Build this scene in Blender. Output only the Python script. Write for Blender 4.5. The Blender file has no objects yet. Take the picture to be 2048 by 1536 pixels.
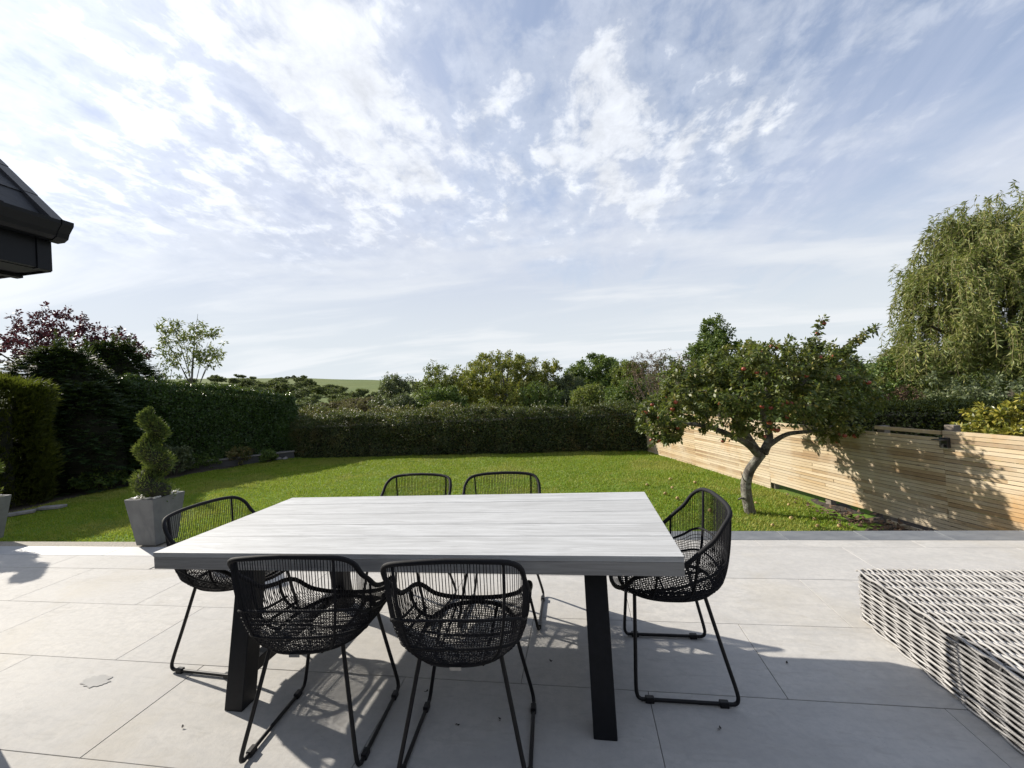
import bpy, math, random
import numpy as np
from mathutils import Vector, Matrix

S = bpy.context.scene
COL = S.collection
R = math.radians
random.seed(7)
rng = np.random.default_rng(11)

# ------------------------------------------------------------------ camera
CAM_Z = 1.475
cam = bpy.data.cameras.new('camera')
cam.sensor_fit = 'HORIZONTAL'
cam.sensor_width = 36.0
cam.lens = 36.0 * 819.0 / 2048.0
cam.clip_start = 0.05
cam.clip_end = 6000.0
camo = bpy.data.objects.new('camera', cam)
COL.objects.link(camo)
_yaw, _pitch, _roll = R(-9.235), R(0.667), R(-3.359)
_f = Vector((math.sin(_yaw) * math.cos(_pitch), math.cos(_yaw) * math.cos(_pitch), math.sin(_pitch)))
_r = Vector((math.cos(_yaw), -math.sin(_yaw), 0))
_u = _r.cross(_f)
_r2 = _r * math.cos(_roll) + _u * math.sin(_roll)
_u2 = -_r * math.sin(_roll) + _u * math.cos(_roll)
m = Matrix.Identity(4)
for i in range(3):
    m[i][0] = _r2[i]; m[i][1] = _u2[i]; m[i][2] = -_f[i]
m[2][3] = CAM_Z
camo.matrix_world = m
S.camera = camo

# ------------------------------------------------------------------ sun, sky, exposure
SUN = Vector((-1.57, 0.61, 1.0)).normalized()
SUN_EL = math.asin(SUN.z)
SUN_AZ = math.atan2(SUN.x, SUN.y)
sl = bpy.data.lights.new('sun', 'SUN')
sl.energy = 5.0
sl.angle = R(0.6)
sl.color = (1.0, 0.93, 0.82)
so = bpy.data.objects.new('sun', sl)
COL.objects.link(so)
so.rotation_euler = SUN.to_track_quat('Z', 'Y').to_euler()
so.location = (0, 0, 30)

S.view_settings.view_transform = 'Standard'
S.view_settings.look = 'None'
S.view_settings.gamma = 1.0
S.view_settings.use_curve_mapping = False
S.view_settings.exposure = 0.68
S.cycles.use_denoising = True
S.cycles.max_bounces = 6
S.cycles.transparent_max_bounces = 8
S.cycles.sample_clamp_indirect = 6.0

world = bpy.data.worlds.new('World')
S.world = world
world.use_nodes = True
wt = world.node_tree
for n in list(wt.nodes):
    wt.nodes.remove(n)


class NB:
    """small expression helper over a node tree"""
    def __init__(s, tree):
        s.t = tree

    def node(s, typ, **kw):
        n = s.t.nodes.new(typ)
        for k, v in kw.items():
            setattr(n, k, v)
        return n

    def set(s, sock, v):
        if isinstance(v, bpy.types.NodeSocket):
            s.t.links.new(v, sock)
        elif v is not None:
            sock.default_value = v

    def m(s, op, a, b=None, c=None, clamp=False):
        n = s.node('ShaderNodeMath', operation=op, use_clamp=clamp)
        s.set(n.inputs[0], a)
        if b is not None: s.set(n.inputs[1], b)
        if c is not None: s.set(n.inputs[2], c)
        return n.outputs[0]

    def sstep(s, v, lo, hi, a=0.0, b=1.0):
        n = s.node('ShaderNodeMapRange', interpolation_type='SMOOTHSTEP')
        s.set(n.inputs[0], v)
        n.inputs[1].default_value = lo; n.inputs[2].default_value = hi
        n.inputs[3].default_value = a; n.inputs[4].default_value = b
        return n.outputs[0]

    def noise(s, vec, scale, detail=4, rough=0.55, dist=0.0, lac=2.0):
        n = s.node('ShaderNodeTexNoise')
        s.set(n.inputs['Vector'], vec)
        n.inputs['Scale'].default_value = scale
        n.inputs['Detail'].default_value = detail
        n.inputs['Roughness'].default_value = rough
        n.inputs['Lacunarity'].default_value = lac
        n.inputs['Distortion'].default_value = dist
        return n.outputs[0]

    def mapping(s, vec, scale=(1, 1, 1), rot=(0, 0, 0), loc=(0, 0, 0)):
        n = s.node('ShaderNodeMapping')
        s.set(n.inputs[0], vec)
        n.inputs['Location'].default_value = loc
        n.inputs['Rotation'].default_value = rot
        n.inputs['Scale'].default_value = scale
        return n.outputs[0]

    def mix(s, fac, a, b, blend='MIX'):
        n = s.node('ShaderNodeMix', data_type='RGBA', blend_type=blend)
        s.set(n.inputs[0], fac)
        s.set(n.inputs[6], a if isinstance(a, bpy.types.NodeSocket) else (*a, 1))
        s.set(n.inputs[7], b if isinstance(b, bpy.types.NodeSocket) else (*b, 1))
        return n.outputs[2]

    def ramp(s, fac, stops):
        n = s.node('ShaderNodeValToRGB')
        s.set(n.inputs[0], fac)
        cr = n.color_ramp
        while len(cr.elements) < len(stops):
            cr.elements.new(0.5)
        for e, (p, c) in zip(cr.elements, stops):
            e.position = p
            e.color = (*c, 1)
        return n.outputs[0]


def build_sky():
    b = NB(wt)
    out = b.node('ShaderNodeOutputWorld')
    bg = b.node('ShaderNodeBackground')
    bg.inputs[1].default_value = 0.10
    wt.links.new(bg.outputs[0], out.inputs[0])
    sky = b.node('ShaderNodeTexSky', sky_type='NISHITA')
    sky.sun_disc = False
    sky.sun_elevation = SUN_EL
    sky.sun_rotation = SUN_AZ
    sky.air_density = 1.0
    sky.dust_density = 0.3
    sky.ozone_density = 1.6
    tc = b.node('ShaderNodeTexCoord')
    d = tc.outputs['Generated']
    sp = b.node('ShaderNodeSeparateXYZ')
    wt.links.new(d, sp.inputs[0])
    x, y, z = sp.outputs
    zc = b.m('MAXIMUM', z, 0.0)
    den = b.m('ADD', zc, 0.12)
    px = b.m('DIVIDE', x, den)
    py = b.m('DIVIDE', y, den)
    cv = b.node('ShaderNodeCombineXYZ')
    wt.links.new(px, cv.inputs[0]); wt.links.new(py, cv.inputs[1])
    P = cv.outputs[0]
    # sun proximity: clouds and veil scatter forward, so they brighten towards the sun
    dp = b.node('ShaderNodeVectorMath', operation='DOT_PRODUCT')
    wt.links.new(d, dp.inputs[0]); dp.inputs[1].default_value = SUN
    c = b.m('MAXIMUM', dp.outputs['Value'], 0.0)
    g1 = b.m('POWER', c, 5.0)
    g2 = b.m('POWER', c, 26.0)
    glow = b.m('ADD', b.m('MULTIPLY', g1, 0.30), b.m('MULTIPLY', g2, 0.9))
    # altocumulus sheet, streets running away from the viewer
    Pm = b.mapping(P, scale=(1.0, 0.52, 1.0), rot=(0, 0, R(14)))
    big = b.noise(Pm, 1.15, 3, 0.5, 0.4)
    mid = b.noise(b.mapping(Pm, loc=(3.1, 1.7, 0.4)), 5.4, 9, 0.60, 0.30)
    fine = b.noise(b.mapping(P, scale=(1.0, 0.8, 1.0), loc=(7.3, 2.1, 1.2)), 11.0, 7, 0.62, 0.25)
    dens = b.m('ADD', b.m('MULTIPLY', mid, 0.62), b.m('MULTIPLY', fine, 0.38))
    dens = b.m('ADD', dens, b.m('MULTIPLY', b.m('SUBTRACT', big, 0.5), 0.75))

    dens = b.m('MULTIPLY_ADD', b.m('SUBTRACT', dens, 0.5), 1.55, 0.5)

    def spot(cx, cy, rad, amp):
        vd = b.node('ShaderNodeVectorMath', operation='DISTANCE')
        wt.links.new(P, vd.inputs[0]); vd.inputs[1].default_value = (cx, cy, 0)
        return b.sstep(vd.outputs['Value'], rad, 0.0, 0.0, amp)
    for args in ((-1.0, 1.0, 1.1, 0.10), (-0.60, 0.95, 0.5, 0.07), (-0.12, 1.35, 0.85, 0.20), (0.35, 1.5, 0.9, 0.13),
                 (0.95, 1.0, 1.2, -0.08), (-0.8, 1.03, 0.22, -0.10), (-0.36, 1.0, 0.16, -0.12)):
        dens = b.m('ADD', dens, spot(*args))
    el_fade = b.sstep(z, 0.20, 0.40)
    cum = b.m('MULTIPLY', b.m('MAXIMUM', b.sstep(dens, 0.52, 0.80), b.m('MULTIPLY', b.sstep(dens, 0.36, 0.62), 0.36)), el_fade)
    # thin stratus streaks low over the horizon
    Ps = b.mapping(P, scale=(0.35, 0.9, 1.0), rot=(0, 0, R(-12)), loc=(1.0, 4.0, 0))
    st = b.noise(Ps, 1.5, 7, 0.55, 0.5)
    strat = b.m('MULTIPLY', b.sstep(st, 0.43, 0.64), b.sstep(z, 0.50, 0.16))
    # cirrus veil
    Pc = b.mapping(P, scale=(1.5, 0.4, 1.0), rot=(0, 0, R(-38)), loc=(0.3, 0.9, 2.0))
    cir = b.sstep(b.noise(Pc, 1.9, 8, 0.6, 0.5), 0.36, 0.78)
    # veil: whole sky is thinly milky, more so low down and towards the sun
    veil = b.m('ADD', b.sstep(z, 0.55, 0.08, 0.36, 1.0), b.m('MULTIPLY', g1, 1.4))
    veil = b.m('ADD', veil, b.m('MULTIPLY', cir, 0.42))
    veil = b.m('MINIMUM', b.m('ADD', veil, b.m('MULTIPLY', strat, 0.30)), 1.0)
    gp = b.m('MULTIPLY_ADD', glow, 0.70, 1.0)
    def vec_scale(col, f):
        n = b.node('ShaderNodeVectorMath', operation='SCALE')
        n.inputs[0].default_value = col
        b.set(n.inputs['Scale'], f)
        return n.outputs[0]
    low = b.sstep(z, 0.42, 0.06)
    hz = b.mix(low, (3.45, 3.88, 4.95), (4.75, 5.12, 5.42))
    vs_ = b.node('ShaderNodeVectorMath', operation='SCALE')
    wt.links.new(hz, vs_.inputs[0]); b.set(vs_.inputs['Scale'], b.m('ADD', b.m('MULTIPLY', glow, 0.36), 1.0))
    veil_col = vs_.outputs[0]
    shade = b.m('MULTIPLY_ADD', fine, 0.9, 0.58)
    cloud_col = vec_scale((5.3, 5.5, 5.85), b.m('MULTIPLY', gp, shade))
    col = b.mix(veil, sky.outputs[0], veil_col)
    col = b.mix(b.m('MULTIPLY', cum, 0.88), col, cloud_col)
    col = b.mix(b.m('MULTIPLY', strat, 0.62), col, vec_scale((5.7, 5.85, 6.0), b.m('MULTIPLY_ADD', glow, 0.5, 1.0)))
    wt.links.new(col, bg.inputs[0])


build_sky()

# ------------------------------------------------------------------ helpers: objects
def tag(o, label=None, cat=None, group=None, kind=None):
    if label: o['label'] = label
    if cat: o['category'] = cat
    if group: o['group'] = group
    if kind: o['kind'] = kind
    return o


def link(o, parent=None):
    COL.objects.link(o)
    if parent is not None:
        o.parent = parent
    return o


def empty(name, loc=(0, 0, 0), rz=0.0):
    o = bpy.data.objects.new(name, None)
    o.empty_display_size = 0.1
    o.location = loc
    o.rotation_euler = (0, 0, rz)
    COL.objects.link(o)
    return o


def np_mesh(name, V, F, mat=None, smooth=False):
    V = np.asarray(V, dtype=np.float32).reshape(-1, 3)
    F = np.asarray(F, dtype=np.int32)
    me = bpy.data.meshes.new(name)
    k = F.shape[1]
    me.vertices.add(len(V)); me.vertices.foreach_set('co', V.ravel())
    me.loops.add(F.size); me.loops.foreach_set('vertex_index', F.ravel())
    me.polygons.add(len(F)); me.polygons.foreach_set('loop_start', np.arange(0, F.size, k, dtype=np.int32))
    me.polygons.foreach_set('use_smooth', np.full(len(F), bool(smooth), dtype=bool))
    me.update(calc_edges=True)
    if mat: me.materials.append(mat)
    return me


def mobj(name, V, F, mat=None, parent=None, smooth=False):
    return link(bpy.data.objects.new(name, np_mesh(name, V, F, mat, smooth)), parent)


class MB:
    """collects quads"""
    def __init__(s):
        s.V = []; s.F = []; s.n = 0

    def add(s, V, F):
        V = np.asarray(V, float).reshape(-1, 3); F = np.asarray(F, int)
        s.V.append(V); s.F.append(F + s.n); s.n += len(V)
        return s

    def box(s, x0, x1, y0, y1, z0, z1):
        V = [(x0, y0, z0), (x1, y0, z0), (x1, y1, z0), (x0, y1, z0), (x0, y0, z1), (x1, y0, z1), (x1, y1, z1), (x0, y1, z1)]
        return s.add(V, [(0, 3, 2, 1), (4, 5, 6, 7), (0, 1, 5, 4), (1, 2, 6, 5), (2, 3, 7, 6), (3, 0, 4, 7)])

    def hexa(s, V):
        return s.add(V, [(0, 3, 2, 1), (4, 5, 6, 7), (0, 1, 5, 4), (1, 2, 6, 5), (2, 3, 7, 6), (3, 0, 4, 7)])

    def tube(s, path, rad, sides=6, closed=False, cap=True):
        P = np.asarray(path, float); n = len(P)
        rad = np.full(n, rad) if np.isscalar(rad) else np.asarray(rad, float)
        if closed:
            T = np.roll(P, -1, 0) - np.roll(P, 1, 0)
        else:
            T = np.gradient(P, axis=0)
        T /= np.linalg.norm(T, axis=1)[:, None] + 1e-12
        # parallel transport frame
        ref = np.array([0, 0, 1.0]) if abs(T[0, 2]) < 0.9 else np.array([1.0, 0, 0])
        N = np.zeros_like(P)
        v = np.cross(T[0], ref); v /= np.linalg.norm(v); N[0] = v
        for i in range(1, n):
            v = N[i - 1] - T[i] * (N[i - 1] @ T[i])
            l = np.linalg.norm(v)
            N[i] = v / l if l > 1e-9 else N[i - 1]
        B = np.cross(T, N)
        a = np.arange(sides) * 2 * math.pi / sides
        V = P[:, None, :] + rad[:, None, None] * (np.cos(a)[None, :, None] * N[:, None, :] + np.sin(a)[None, :, None] * B[:, None, :])
        V = V.reshape(-1, 3)
        rings = n if closed else n - 1
        i = np.arange(rings)[:, None]; j = np.arange(sides)[None, :]
        i2 = (i + 1) % n; j2 = (j + 1) % sides
        F = np.stack([i * sides + j, i * sides + j2, i2 * sides + j2, i2 * sides + j], -1).reshape(-1, 4)
        s.add(V, F)
        if cap and not closed and sides == 6:
            o = s.n - len(V); e = o + (n - 1) * sides
            s.F.append(np.array([(o, o + 3, o + 2, o + 1), (o, o + 5, o + 4, o + 3), (e, e + 1, e + 2, e + 3), (e, e + 3, e + 4, e + 5)]))
        return s

    def mesh(s, name, mat=None, smooth=False):
        return np_mesh(name, np.concatenate(s.V), np.concatenate(s.F), mat, smooth)

    def build(s, name, mat=None, parent=None, smooth=False, bevel=0.0):
        o = link(bpy.data.objects.new(name, s.mesh(name, mat, smooth)), parent)
        if bevel:
            bv = o.modifiers.new('bevel', 'BEVEL'); bv.width = bevel; bv.segments = 2; bv.limit_method = 'ANGLE'
        return o


def copy_tree(o, parent=None):
    c = o.copy(); COL.objects.link(c); c.parent = parent
    if parent is not None:
        c.matrix_parent_inverse = o.matrix_parent_inverse
    for ch in [k for k in COL.objects if k.parent == o]:
        copy_tree(ch, c)
    return c


def spline(pts, n=8):
    """Catmull-Rom through the points"""
    P = np.asarray(pts, float)
    P = np.vstack([2 * P[0] - P[1], P, 2 * P[-1] - P[-2]])
    out = []
    for i in range(1, len(P) - 2):
        p0, p1, p2, p3 = P[i - 1:i + 3]
        for k in range(n):
            t = k / n
            out.append(0.5 * ((2 * p1) + (-p0 + p2) * t + (2 * p0 - 5 * p1 + 4 * p2 - p3) * t * t + (-p0 + 3 * p1 - 3 * p2 + p3) * t ** 3))
    out.append(P[-2])
    return np.array(out)


_perm = rng.random((32, 32, 32))
def vnoise(P, scale=1.0):
    """value noise in -1..1"""
    Q = np.asarray(P, float) * scale + 100.0
    i = np.floor(Q).astype(int); f = Q - i
    f = f * f * (3 - 2 * f)
    r = 0
    for dx in (0, 1):
        for dy in (0, 1):
            for dz in (0, 1):
                w = (f[:, 0] if dx else 1 - f[:, 0]) * (f[:, 1] if dy else 1 - f[:, 1]) * (f[:, 2] if dz else 1 - f[:, 2])
                r = r + w * _perm[(i[:, 0] + dx) % 32, (i[:, 1] + dy) % 32, (i[:, 2] + dz) % 32]
    return r * 2 - 1


def unit(n):
    v = rng.normal(size=(n, 3))
    return v / np.linalg.norm(v, axis=1)[:, None]


def norm(v):
    return v / (np.linalg.norm(v, axis=1)[:, None] + 1e-9)


def leaf_arrays(P, D, L, W, Nrm=None, flop=0.0):
    """folded leaf: 4-vert kite per point, tip along D"""
    n = len(P)
    D = norm(D)
    if Nrm is None: Nrm = unit(n)
    Sd = norm(np.cross(D, Nrm))
    Up = np.cross(Sd, D)
    L = np.broadcast_to(L, (n,))[:, None]; W = np.broadcast_to(W, (n,))[:, None]
    mid = P + D * L * 0.45
    V = np.stack([P, mid + Sd * W * 0.5 - Up * W * 0.12, P + D * L - Up * L * flop, mid - Sd * W * 0.5 - Up * W * 0.12], 1)
    F = np.arange(4 * n).reshape(n, 4)
    return V.reshape(-1, 3), F


# ------------------------------------------------------------------ helpers: materials
MATS = {}
def new_mat(name):
    mt = bpy.data.materials.new(name); mt.use_nodes = True
    t = mt.node_tree
    p = t.nodes['Principled BSDF']
    MATS[name] = mt
    return mt, NB(t), p, t.nodes['Material Output']


def bump(b, p, h, dist=0.002, strength=1.0):
    n = b.node('ShaderNodeBump'); n.inputs['Distance'].default_value = dist; n.inputs['Strength'].default_value = strength
    b.set(n.inputs['Height'], h); b.t.links.new(n.outputs[0], p.inputs['Normal'])


def plain(name, col, rough=0.6, metal=0.0, var=0.12, scale=8.0, bumpd=0.0, spec=0.5):
    mt, b, p, o = new_mat(name)
    tc = b.node('ShaderNodeTexCoord').outputs['Object']
    n = b.noise(tc, scale, 6, 0.6)
    lo = tuple(c * (1 - var) for c in col); hi = tuple(min(1, c * (1 + var)) for c in col)
    b.set(p.inputs['Base Color'], b.ramp(n, [(0.3, lo), (0.7, hi)]))
    p.inputs['Roughness'].default_value = rough
    p.inputs['Metallic'].default_value = metal
    p.inputs['Specular IOR Level'].default_value = spec
    if bumpd: bump(b, p, n, bumpd)
    return mt


def leaf_mat(name, stops, trans=0.35, rough=0.5, spec=0.35, trcol=None):
    mt, b, p, o = new_mat(name)
    g = b.node('ShaderNodeNewGeometry')
    c = b.ramp(g.outputs['Random Per Island'], stops)
    tcn = b.noise(b.node('ShaderNodeTexCoord').outputs['Object'], 0.9, 3, 0.5)
    c = b.mix(b.sstep(tcn, 0.35, 0.65, 0.0, 0.35), c, tuple(v * 0.55 for v in stops[0][1]))
    n5 = b.noise(b.mapping(b.node('ShaderNodeTexCoord').outputs['Object'], loc=(5, 8, 2)), 1.6, 4, 0.6, 0.4)
    c = b.mix(b.sstep(n5, 0.52, 0.68, 0.0, 0.28), c, stops[-1][1])
    b.set(p.inputs['Base Color'], c)
    p.inputs['Roughness'].default_value = rough
    p.inputs['Specular IOR Level'].default_value = spec
    tr = b.node('ShaderNodeBsdfTranslucent')
    tcol = b.mix(0.5, c, trcol or (0.16, 0.20, 0.02))
    b.set(tr.inputs[0], tcol)
    mx = b.node('ShaderNodeMixShader'); mx.inputs[0].default_value = trans
    b.t.links.new(p.outputs[0], mx.inputs[1]); b.t.links.new(tr.outputs[0], mx.inputs[2])
    b.t.links.new(mx.outputs[0], o.inputs[0])
    return mt


def make_materials():
    # paving slab: pale porcelain with cloudy veins, tone differs slab by slab
    mt, b, p, o = new_mat('paving')
    tcn = b.node('ShaderNodeTexCoord'); oi = b.node('ShaderNodeObjectInfo')
    geo = b.node('ShaderNodeNewGeometry').outputs['Position']
    rnd = oi.outputs['Random']
    off = b.node('ShaderNodeCombineXYZ'); b.set(off.inputs[2], b.m('MULTIPLY', rnd, 37.0))
    va = b.node('ShaderNodeVectorMath', operation='ADD'); b.set(va.inputs[0], tcn.outputs['Object']); b.set(va.inputs[1], off.outputs[0])
    v = va.outputs[0]
    n1 = b.noise(b.mapping(v, scale=(0.8, 1.9, 1), rot=(0, 0, R(20))), 2.3, 8, 0.62, 0.8)
    n2 = b.noise(v, 26, 6, 0.7)
    n3 = b.noise(b.mapping(v, scale=(1, 3.2, 1), rot=(0, 0, R(28))), 7.0, 8, 0.65, 1.2)
    c = b.ramp(n1, [(0.28, (0.375, 0.363, 0.343)), (0.5, (0.445, 0.432, 0.410)), (0.72, (0.50, 0.484, 0.455))])
    c = b.mix(b.sstep(n3, 0.48, 0.70, 0.0, 0.70), c, (0.36, 0.345, 0.318))
    c = b.mix(b.sstep(n2, 0.38, 0.66, 0.0, 0.45), c, (0.335, 0.333, 0.33))
    c = b.mix(b.m('MULTIPLY', rnd, 0.30), c, (0.375, 0.372, 0.37))
    # weathering stains that ignore the joints
    w = b.noise(geo, 1.1, 7, 0.6, 0.5)
    c = b.mix(b.sstep(w, 0.52, 0.68, 0.0, 0.38), c, (0.38, 0.352, 0.30))
    sp = b.noise(geo, 120, 2, 0.5)
    c = b.mix(b.sstep(sp, 0.66, 0.74, 0.0, 0.35), c, (0.2, 0.19, 0.18))
    b.set(p.inputs['Base Color'], c)
    b.set(p.inputs['Roughness'], b.sstep(n1, 0.3, 0.7, 0.70, 0.85))
    p.inputs['Specular IOR Level'].default_value = 0.12
    bump(b, p, b.noise(v, 60, 5, 0.65), 0.0012)
    # coping: darker blue grey
    mt, b, p, o = new_mat('coping')
    v = b.node('ShaderNodeTexCoord').outputs['Object']
    n = b.noise(b.mapping(v, scale=(1, 2, 1)), 5, 8, 0.65, 0.7)
    b.set(p.inputs['Base Color'], b.ramp(n, [(0.3, (0.115, 0.125, 0.14)), (0.7, (0.185, 0.195, 0.205))]))
    p.inputs['Roughness'].default_value = 0.6
    bump(b, p, n, 0.002)
    plain('grit_strip', (0.25, 0.225, 0.185), 0.9, var=0.35, scale=60, bumpd=0.004)
    plain('grout', (0.13, 0.125, 0.12), 0.95, scale=40)
    plain('grout_light', (0.36, 0.35, 0.33), 0.95, scale=40)
    # weathered whitewashed teak
    for nm, lo, hi, dk in (('table_wood', (0.30, 0.302, 0.30), (0.50, 0.508, 0.51), (0.20, 0.198, 0.195)),):
        mt, b, p, o = new_mat(nm)
        oi = b.node('ShaderNodeObjectInfo').outputs['Random']
        v = b.node('ShaderNodeTexCoord').outputs['Object']
        off = b.node('ShaderNodeCombineXYZ'); b.set(off.inputs[1], b.m('MULTIPLY', oi, 11.0)); b.set(off.inputs[0], b.m('MULTIPLY', oi, 5.0))
        va = b.node('ShaderNodeVectorMath', operation='ADD'); b.set(va.inputs[0], v); b.set(va.inputs[1], off.outputs[0])
        g = b.noise(b.mapping(va.outputs[0], scale=(1.5, 26, 26)), 1.5, 10, 0.75, 1.6)
        g2 = b.noise(b.mapping(va.outputs[0], scale=(0.9, 9, 9)), 1.1, 6, 0.6, 1.0)
        c = b.ramp(g, [(0.36, lo), (0.58, hi)])
        c = b.mix(b.sstep(g2, 0.42, 0.70, 0.0, 0.55), c, lo)
        c = b.mix(b.m('MULTIPLY', oi, 0.30), c, (0.36, 0.36, 0.355))
        c = b.mix(b.sstep(g, 0.40, 0.30, 0.0, 0.6), c, dk)
        b.set(p.inputs['Base Color'], c)
        p.inputs['Roughness'].default_value = 0.55
        bump(b, p, g, 0.0012)
    plain('table_frame', (0.010, 0.011, 0.014), 0.5, var=0.2, scale=30, spec=0.25)
    plain('powder_black', (0.009, 0.009, 0.011), 0.45, var=0.2, scale=60, spec=0.3)
    plain('rope_black', (0.009, 0.009, 0.011), 0.75, var=0.3, scale=140, bumpd=0.0006, spec=0.25)
    plain('cord_grey', (0.010, 0.010, 0.013), 0.6, var=0.4, scale=90, spec=0.25)
    plain('steel_tag', (0.28, 0.28, 0.28), 0.35, 0.9, 0.05)
    # rattan
    mt, b, p, o = new_mat('rattan')
    g = b.node('ShaderNodeNewGeometry')
    v = b.node('ShaderNodeTexCoord').outputs['Object']
    n = b.noise(b.mapping(v, scale=(30, 5, 30)), 3.0, 5, 0.7)
    c = b.ramp(g.outputs['Random Per Island'], [(0.0, (0.20, 0.195, 0.19)), (0.45, (0.30, 0.29, 0.28)), (1.0, (0.40, 0.39, 0.375))])
    c = b.mix(b.sstep(n, 0.5, 0.7, 0.0, 0.55), c, (0.12, 0.115, 0.11))
    b.set(p.inputs['Base Color'], c)
    p.inputs['Roughness'].default_value = 0.5
    plain('rattan_dark', (0.07, 0.068, 0.066), 0.6, var=0.3, scale=50)
    plain('rattan_core', (0.02, 0.02, 0.022), 0.8)
    # fence pine
    mt, b, p, o = new_mat('pine')
    oi = b.node('ShaderNodeObjectInfo').outputs['Random']
    v = b.node('ShaderNodeTexCoord').outputs['Object']
    geo = b.node('ShaderNodeNewGeometry').outputs['Position']
    off = b.node('ShaderNodeCombineXYZ'); b.set(off.inputs[0], b.m('MULTIPLY', oi, 23.0)); b.set(off.inputs[2], b.m('MULTIPLY', oi, 9.0))
    va = b.node('ShaderNodeVectorMath', operation='ADD'); b.set(va.inputs[0], v); b.set(va.inputs[1], off.outputs[0])
    g = b.noise(b.mapping(va.outputs[0], scale=(2.2, 30, 30)), 1.6, 8, 0.65, 1.5)
    c = b.ramp(oi, [(0.0, (0.27, 0.175, 0.090)), (0.25, (0.41, 0.295, 0.165)), (0.5, (0.50, 0.385, 0.235)), (0.75, (0.43, 0.345, 0.230)), (1.0, (0.58, 0.47, 0.32))])
    c = b.mix(b.sstep(g, 0.42, 0.70, 0.0, 0.55), c, (0.27, 0.19, 0.11))
    vor = b.node('ShaderNodeTexVoronoi'); b.set(vor.inputs['Vector'], b.mapping(va.outputs[0], scale=(3.0, 9, 9))); vor.inputs['Scale'].default_value = 1.6
    c = b.mix(b.sstep(vor.outputs['Distance'], 0.16, 0.05, 0.0, 0.8), c, (0.13, 0.075, 0.035))
    # silvering and orange resin blotches across the boards
    w = b.noise(geo, 0.8, 6, 0.6, 0.6)
    c = b.mix(b.sstep(w, 0.45, 0.62, 0.0, 0.55), c, (0.50, 0.435, 0.33))
    w2 = b.noise(b.mapping(geo, loc=(4, 2, 8)), 1.3, 6, 0.6, 0.6)
    c = b.mix(b.sstep(w2, 0.56, 0.70, 0.0, 0.65), c, (0.42, 0.235, 0.085))
    b.set(p.inputs['Base Color'], c); p.inputs['Roughness'].default_value = 0.75
    bump(b, p, g, 0.0015)
    plain('post_wood', (0.17, 0.145, 0.12), 0.85, var=0.3, scale=12, bumpd=0.002)
    plain('lamp_black', (0.012, 0.012, 0.013), 0.4)
    plain('lamp_lens', (0.5, 0.5, 0.48), 0.2)
    # lawn soil under blades
    mt, b, p, o = new_mat('lawn_ground')
    geo = b.node('ShaderNodeNewGeometry').outputs['Position']
    n1 = b.noise(geo, 0.55, 5, 0.6, 0.4); n2 = b.noise(geo, 22, 6, 0.75); n3 = b.noise(b.mapping(geo, scale=(0.5, 2.2, 1)), 1.6, 5, 0.6, 0.6)
    c = b.ramp(n2, [(0.3, (0.08, 0.15, 0.016)), (0.7, (0.15, 0.24, 0.034))])
    c = b.mix(b.sstep(n1, 0.45, 0.7, 0.0, 0.5), c, (0.115, 0.135, 0.03))
    c = b.mix(b.sstep(n3, 0.55, 0.75, 0.0, 0.35), c, (0.15, 0.145, 0.05))
    b.set(p.inputs['Base Color'], c); p.inputs['Roughness'].default_value = 0.9
    p.inputs['Specular IOR Level'].default_value = 0.15
    bump(b, p, n2, 0.02)
    # grass blade
    mt, b, p, o = new_mat('grass')
    geo = b.node('ShaderNodeNewGeometry')
    c = b.ramp(geo.outputs['Random Per Island'], [(0.0, (0.125, 0.205, 0.014)), (0.5, (0.225, 0.315, 0.024)), (0.86, (0.295, 0.350, 0.036)), (1.0, (0.38, 0.32, 0.09))])
    n1 = b.noise(geo.outputs['Position'], 0.55, 5, 0.6, 0.4)
    c = b.mix(b.sstep(n1, 0.45, 0.62, 0.0, 0.75), c, (0.36, 0.345, 0.08))
    n4 = b.noise(b.mapping(geo.outputs['Position'], loc=(9, 3, 0), scale=(0.6, 1.6, 1)), 1.7, 5, 0.6, 0.7)
    c = b.mix(b.sstep(n4, 0.52, 0.68, 0.0, 0.5), c, (0.095, 0.195, 0.018))
    b.set(p.inputs['Base Color'], c); p.inputs['Roughness'].default_value = 0.55
    p.inputs['Specular IOR Level'].default_value = 0.25
    tr = b.node('ShaderNodeBsdfTranslucent'); b.set(tr.inputs[0], b.mix(0.5, c, (0.24, 0.30, 0.03)))
    mx = b.node('ShaderNodeMixShader'); mx.inputs[0].default_value = 0.45
    b.t.links.new(p.outputs[0], mx.inputs[1]); b.t.links.new(tr.outputs[0], mx.inputs[2]); b.t.links.new(mx.outputs[0], o.inputs[0])
    # far ground
    mt, b, p, o = new_mat('field')
    geo = b.node('ShaderNodeNewGeometry').outputs['Position']
    n1 = b.noise(geo, 0.02, 4, 0.6, 0.5); n2 = b.noise(geo, 0.5, 6, 0.7)
    c = b.ramp(n1, [(0.35, (0.075, 0.115, 0.030)), (0.6, (0.125, 0.150, 0.045))])
    c = b.mix(b.sstep(n2, 0.4, 0.7, 0.0, 0.4), c, (0.06, 0.075, 0.025))
    b.set(p.inputs['Base Color'], c); p.inputs['Roughness'].default_value = 0.95; p.inputs['Specular IOR Level'].default_value = 0.1
    plain('soil', (0.045, 0.034, 0.024), 0.95, var=0.5, scale=25, bumpd=0.02)
    plain('stone_grey', (0.20, 0.19, 0.18), 0.85, var=0.3, scale=14, bumpd=0.006)
    plain('render_wall', (0.06, 0.06, 0.062), 0.9, var=0.2, scale=5, bumpd=0.003)
    # planter concrete
    mt, b, p, o = new_mat('planter')
    v = b.node('ShaderNodeTexCoord').outputs['Object']
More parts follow.
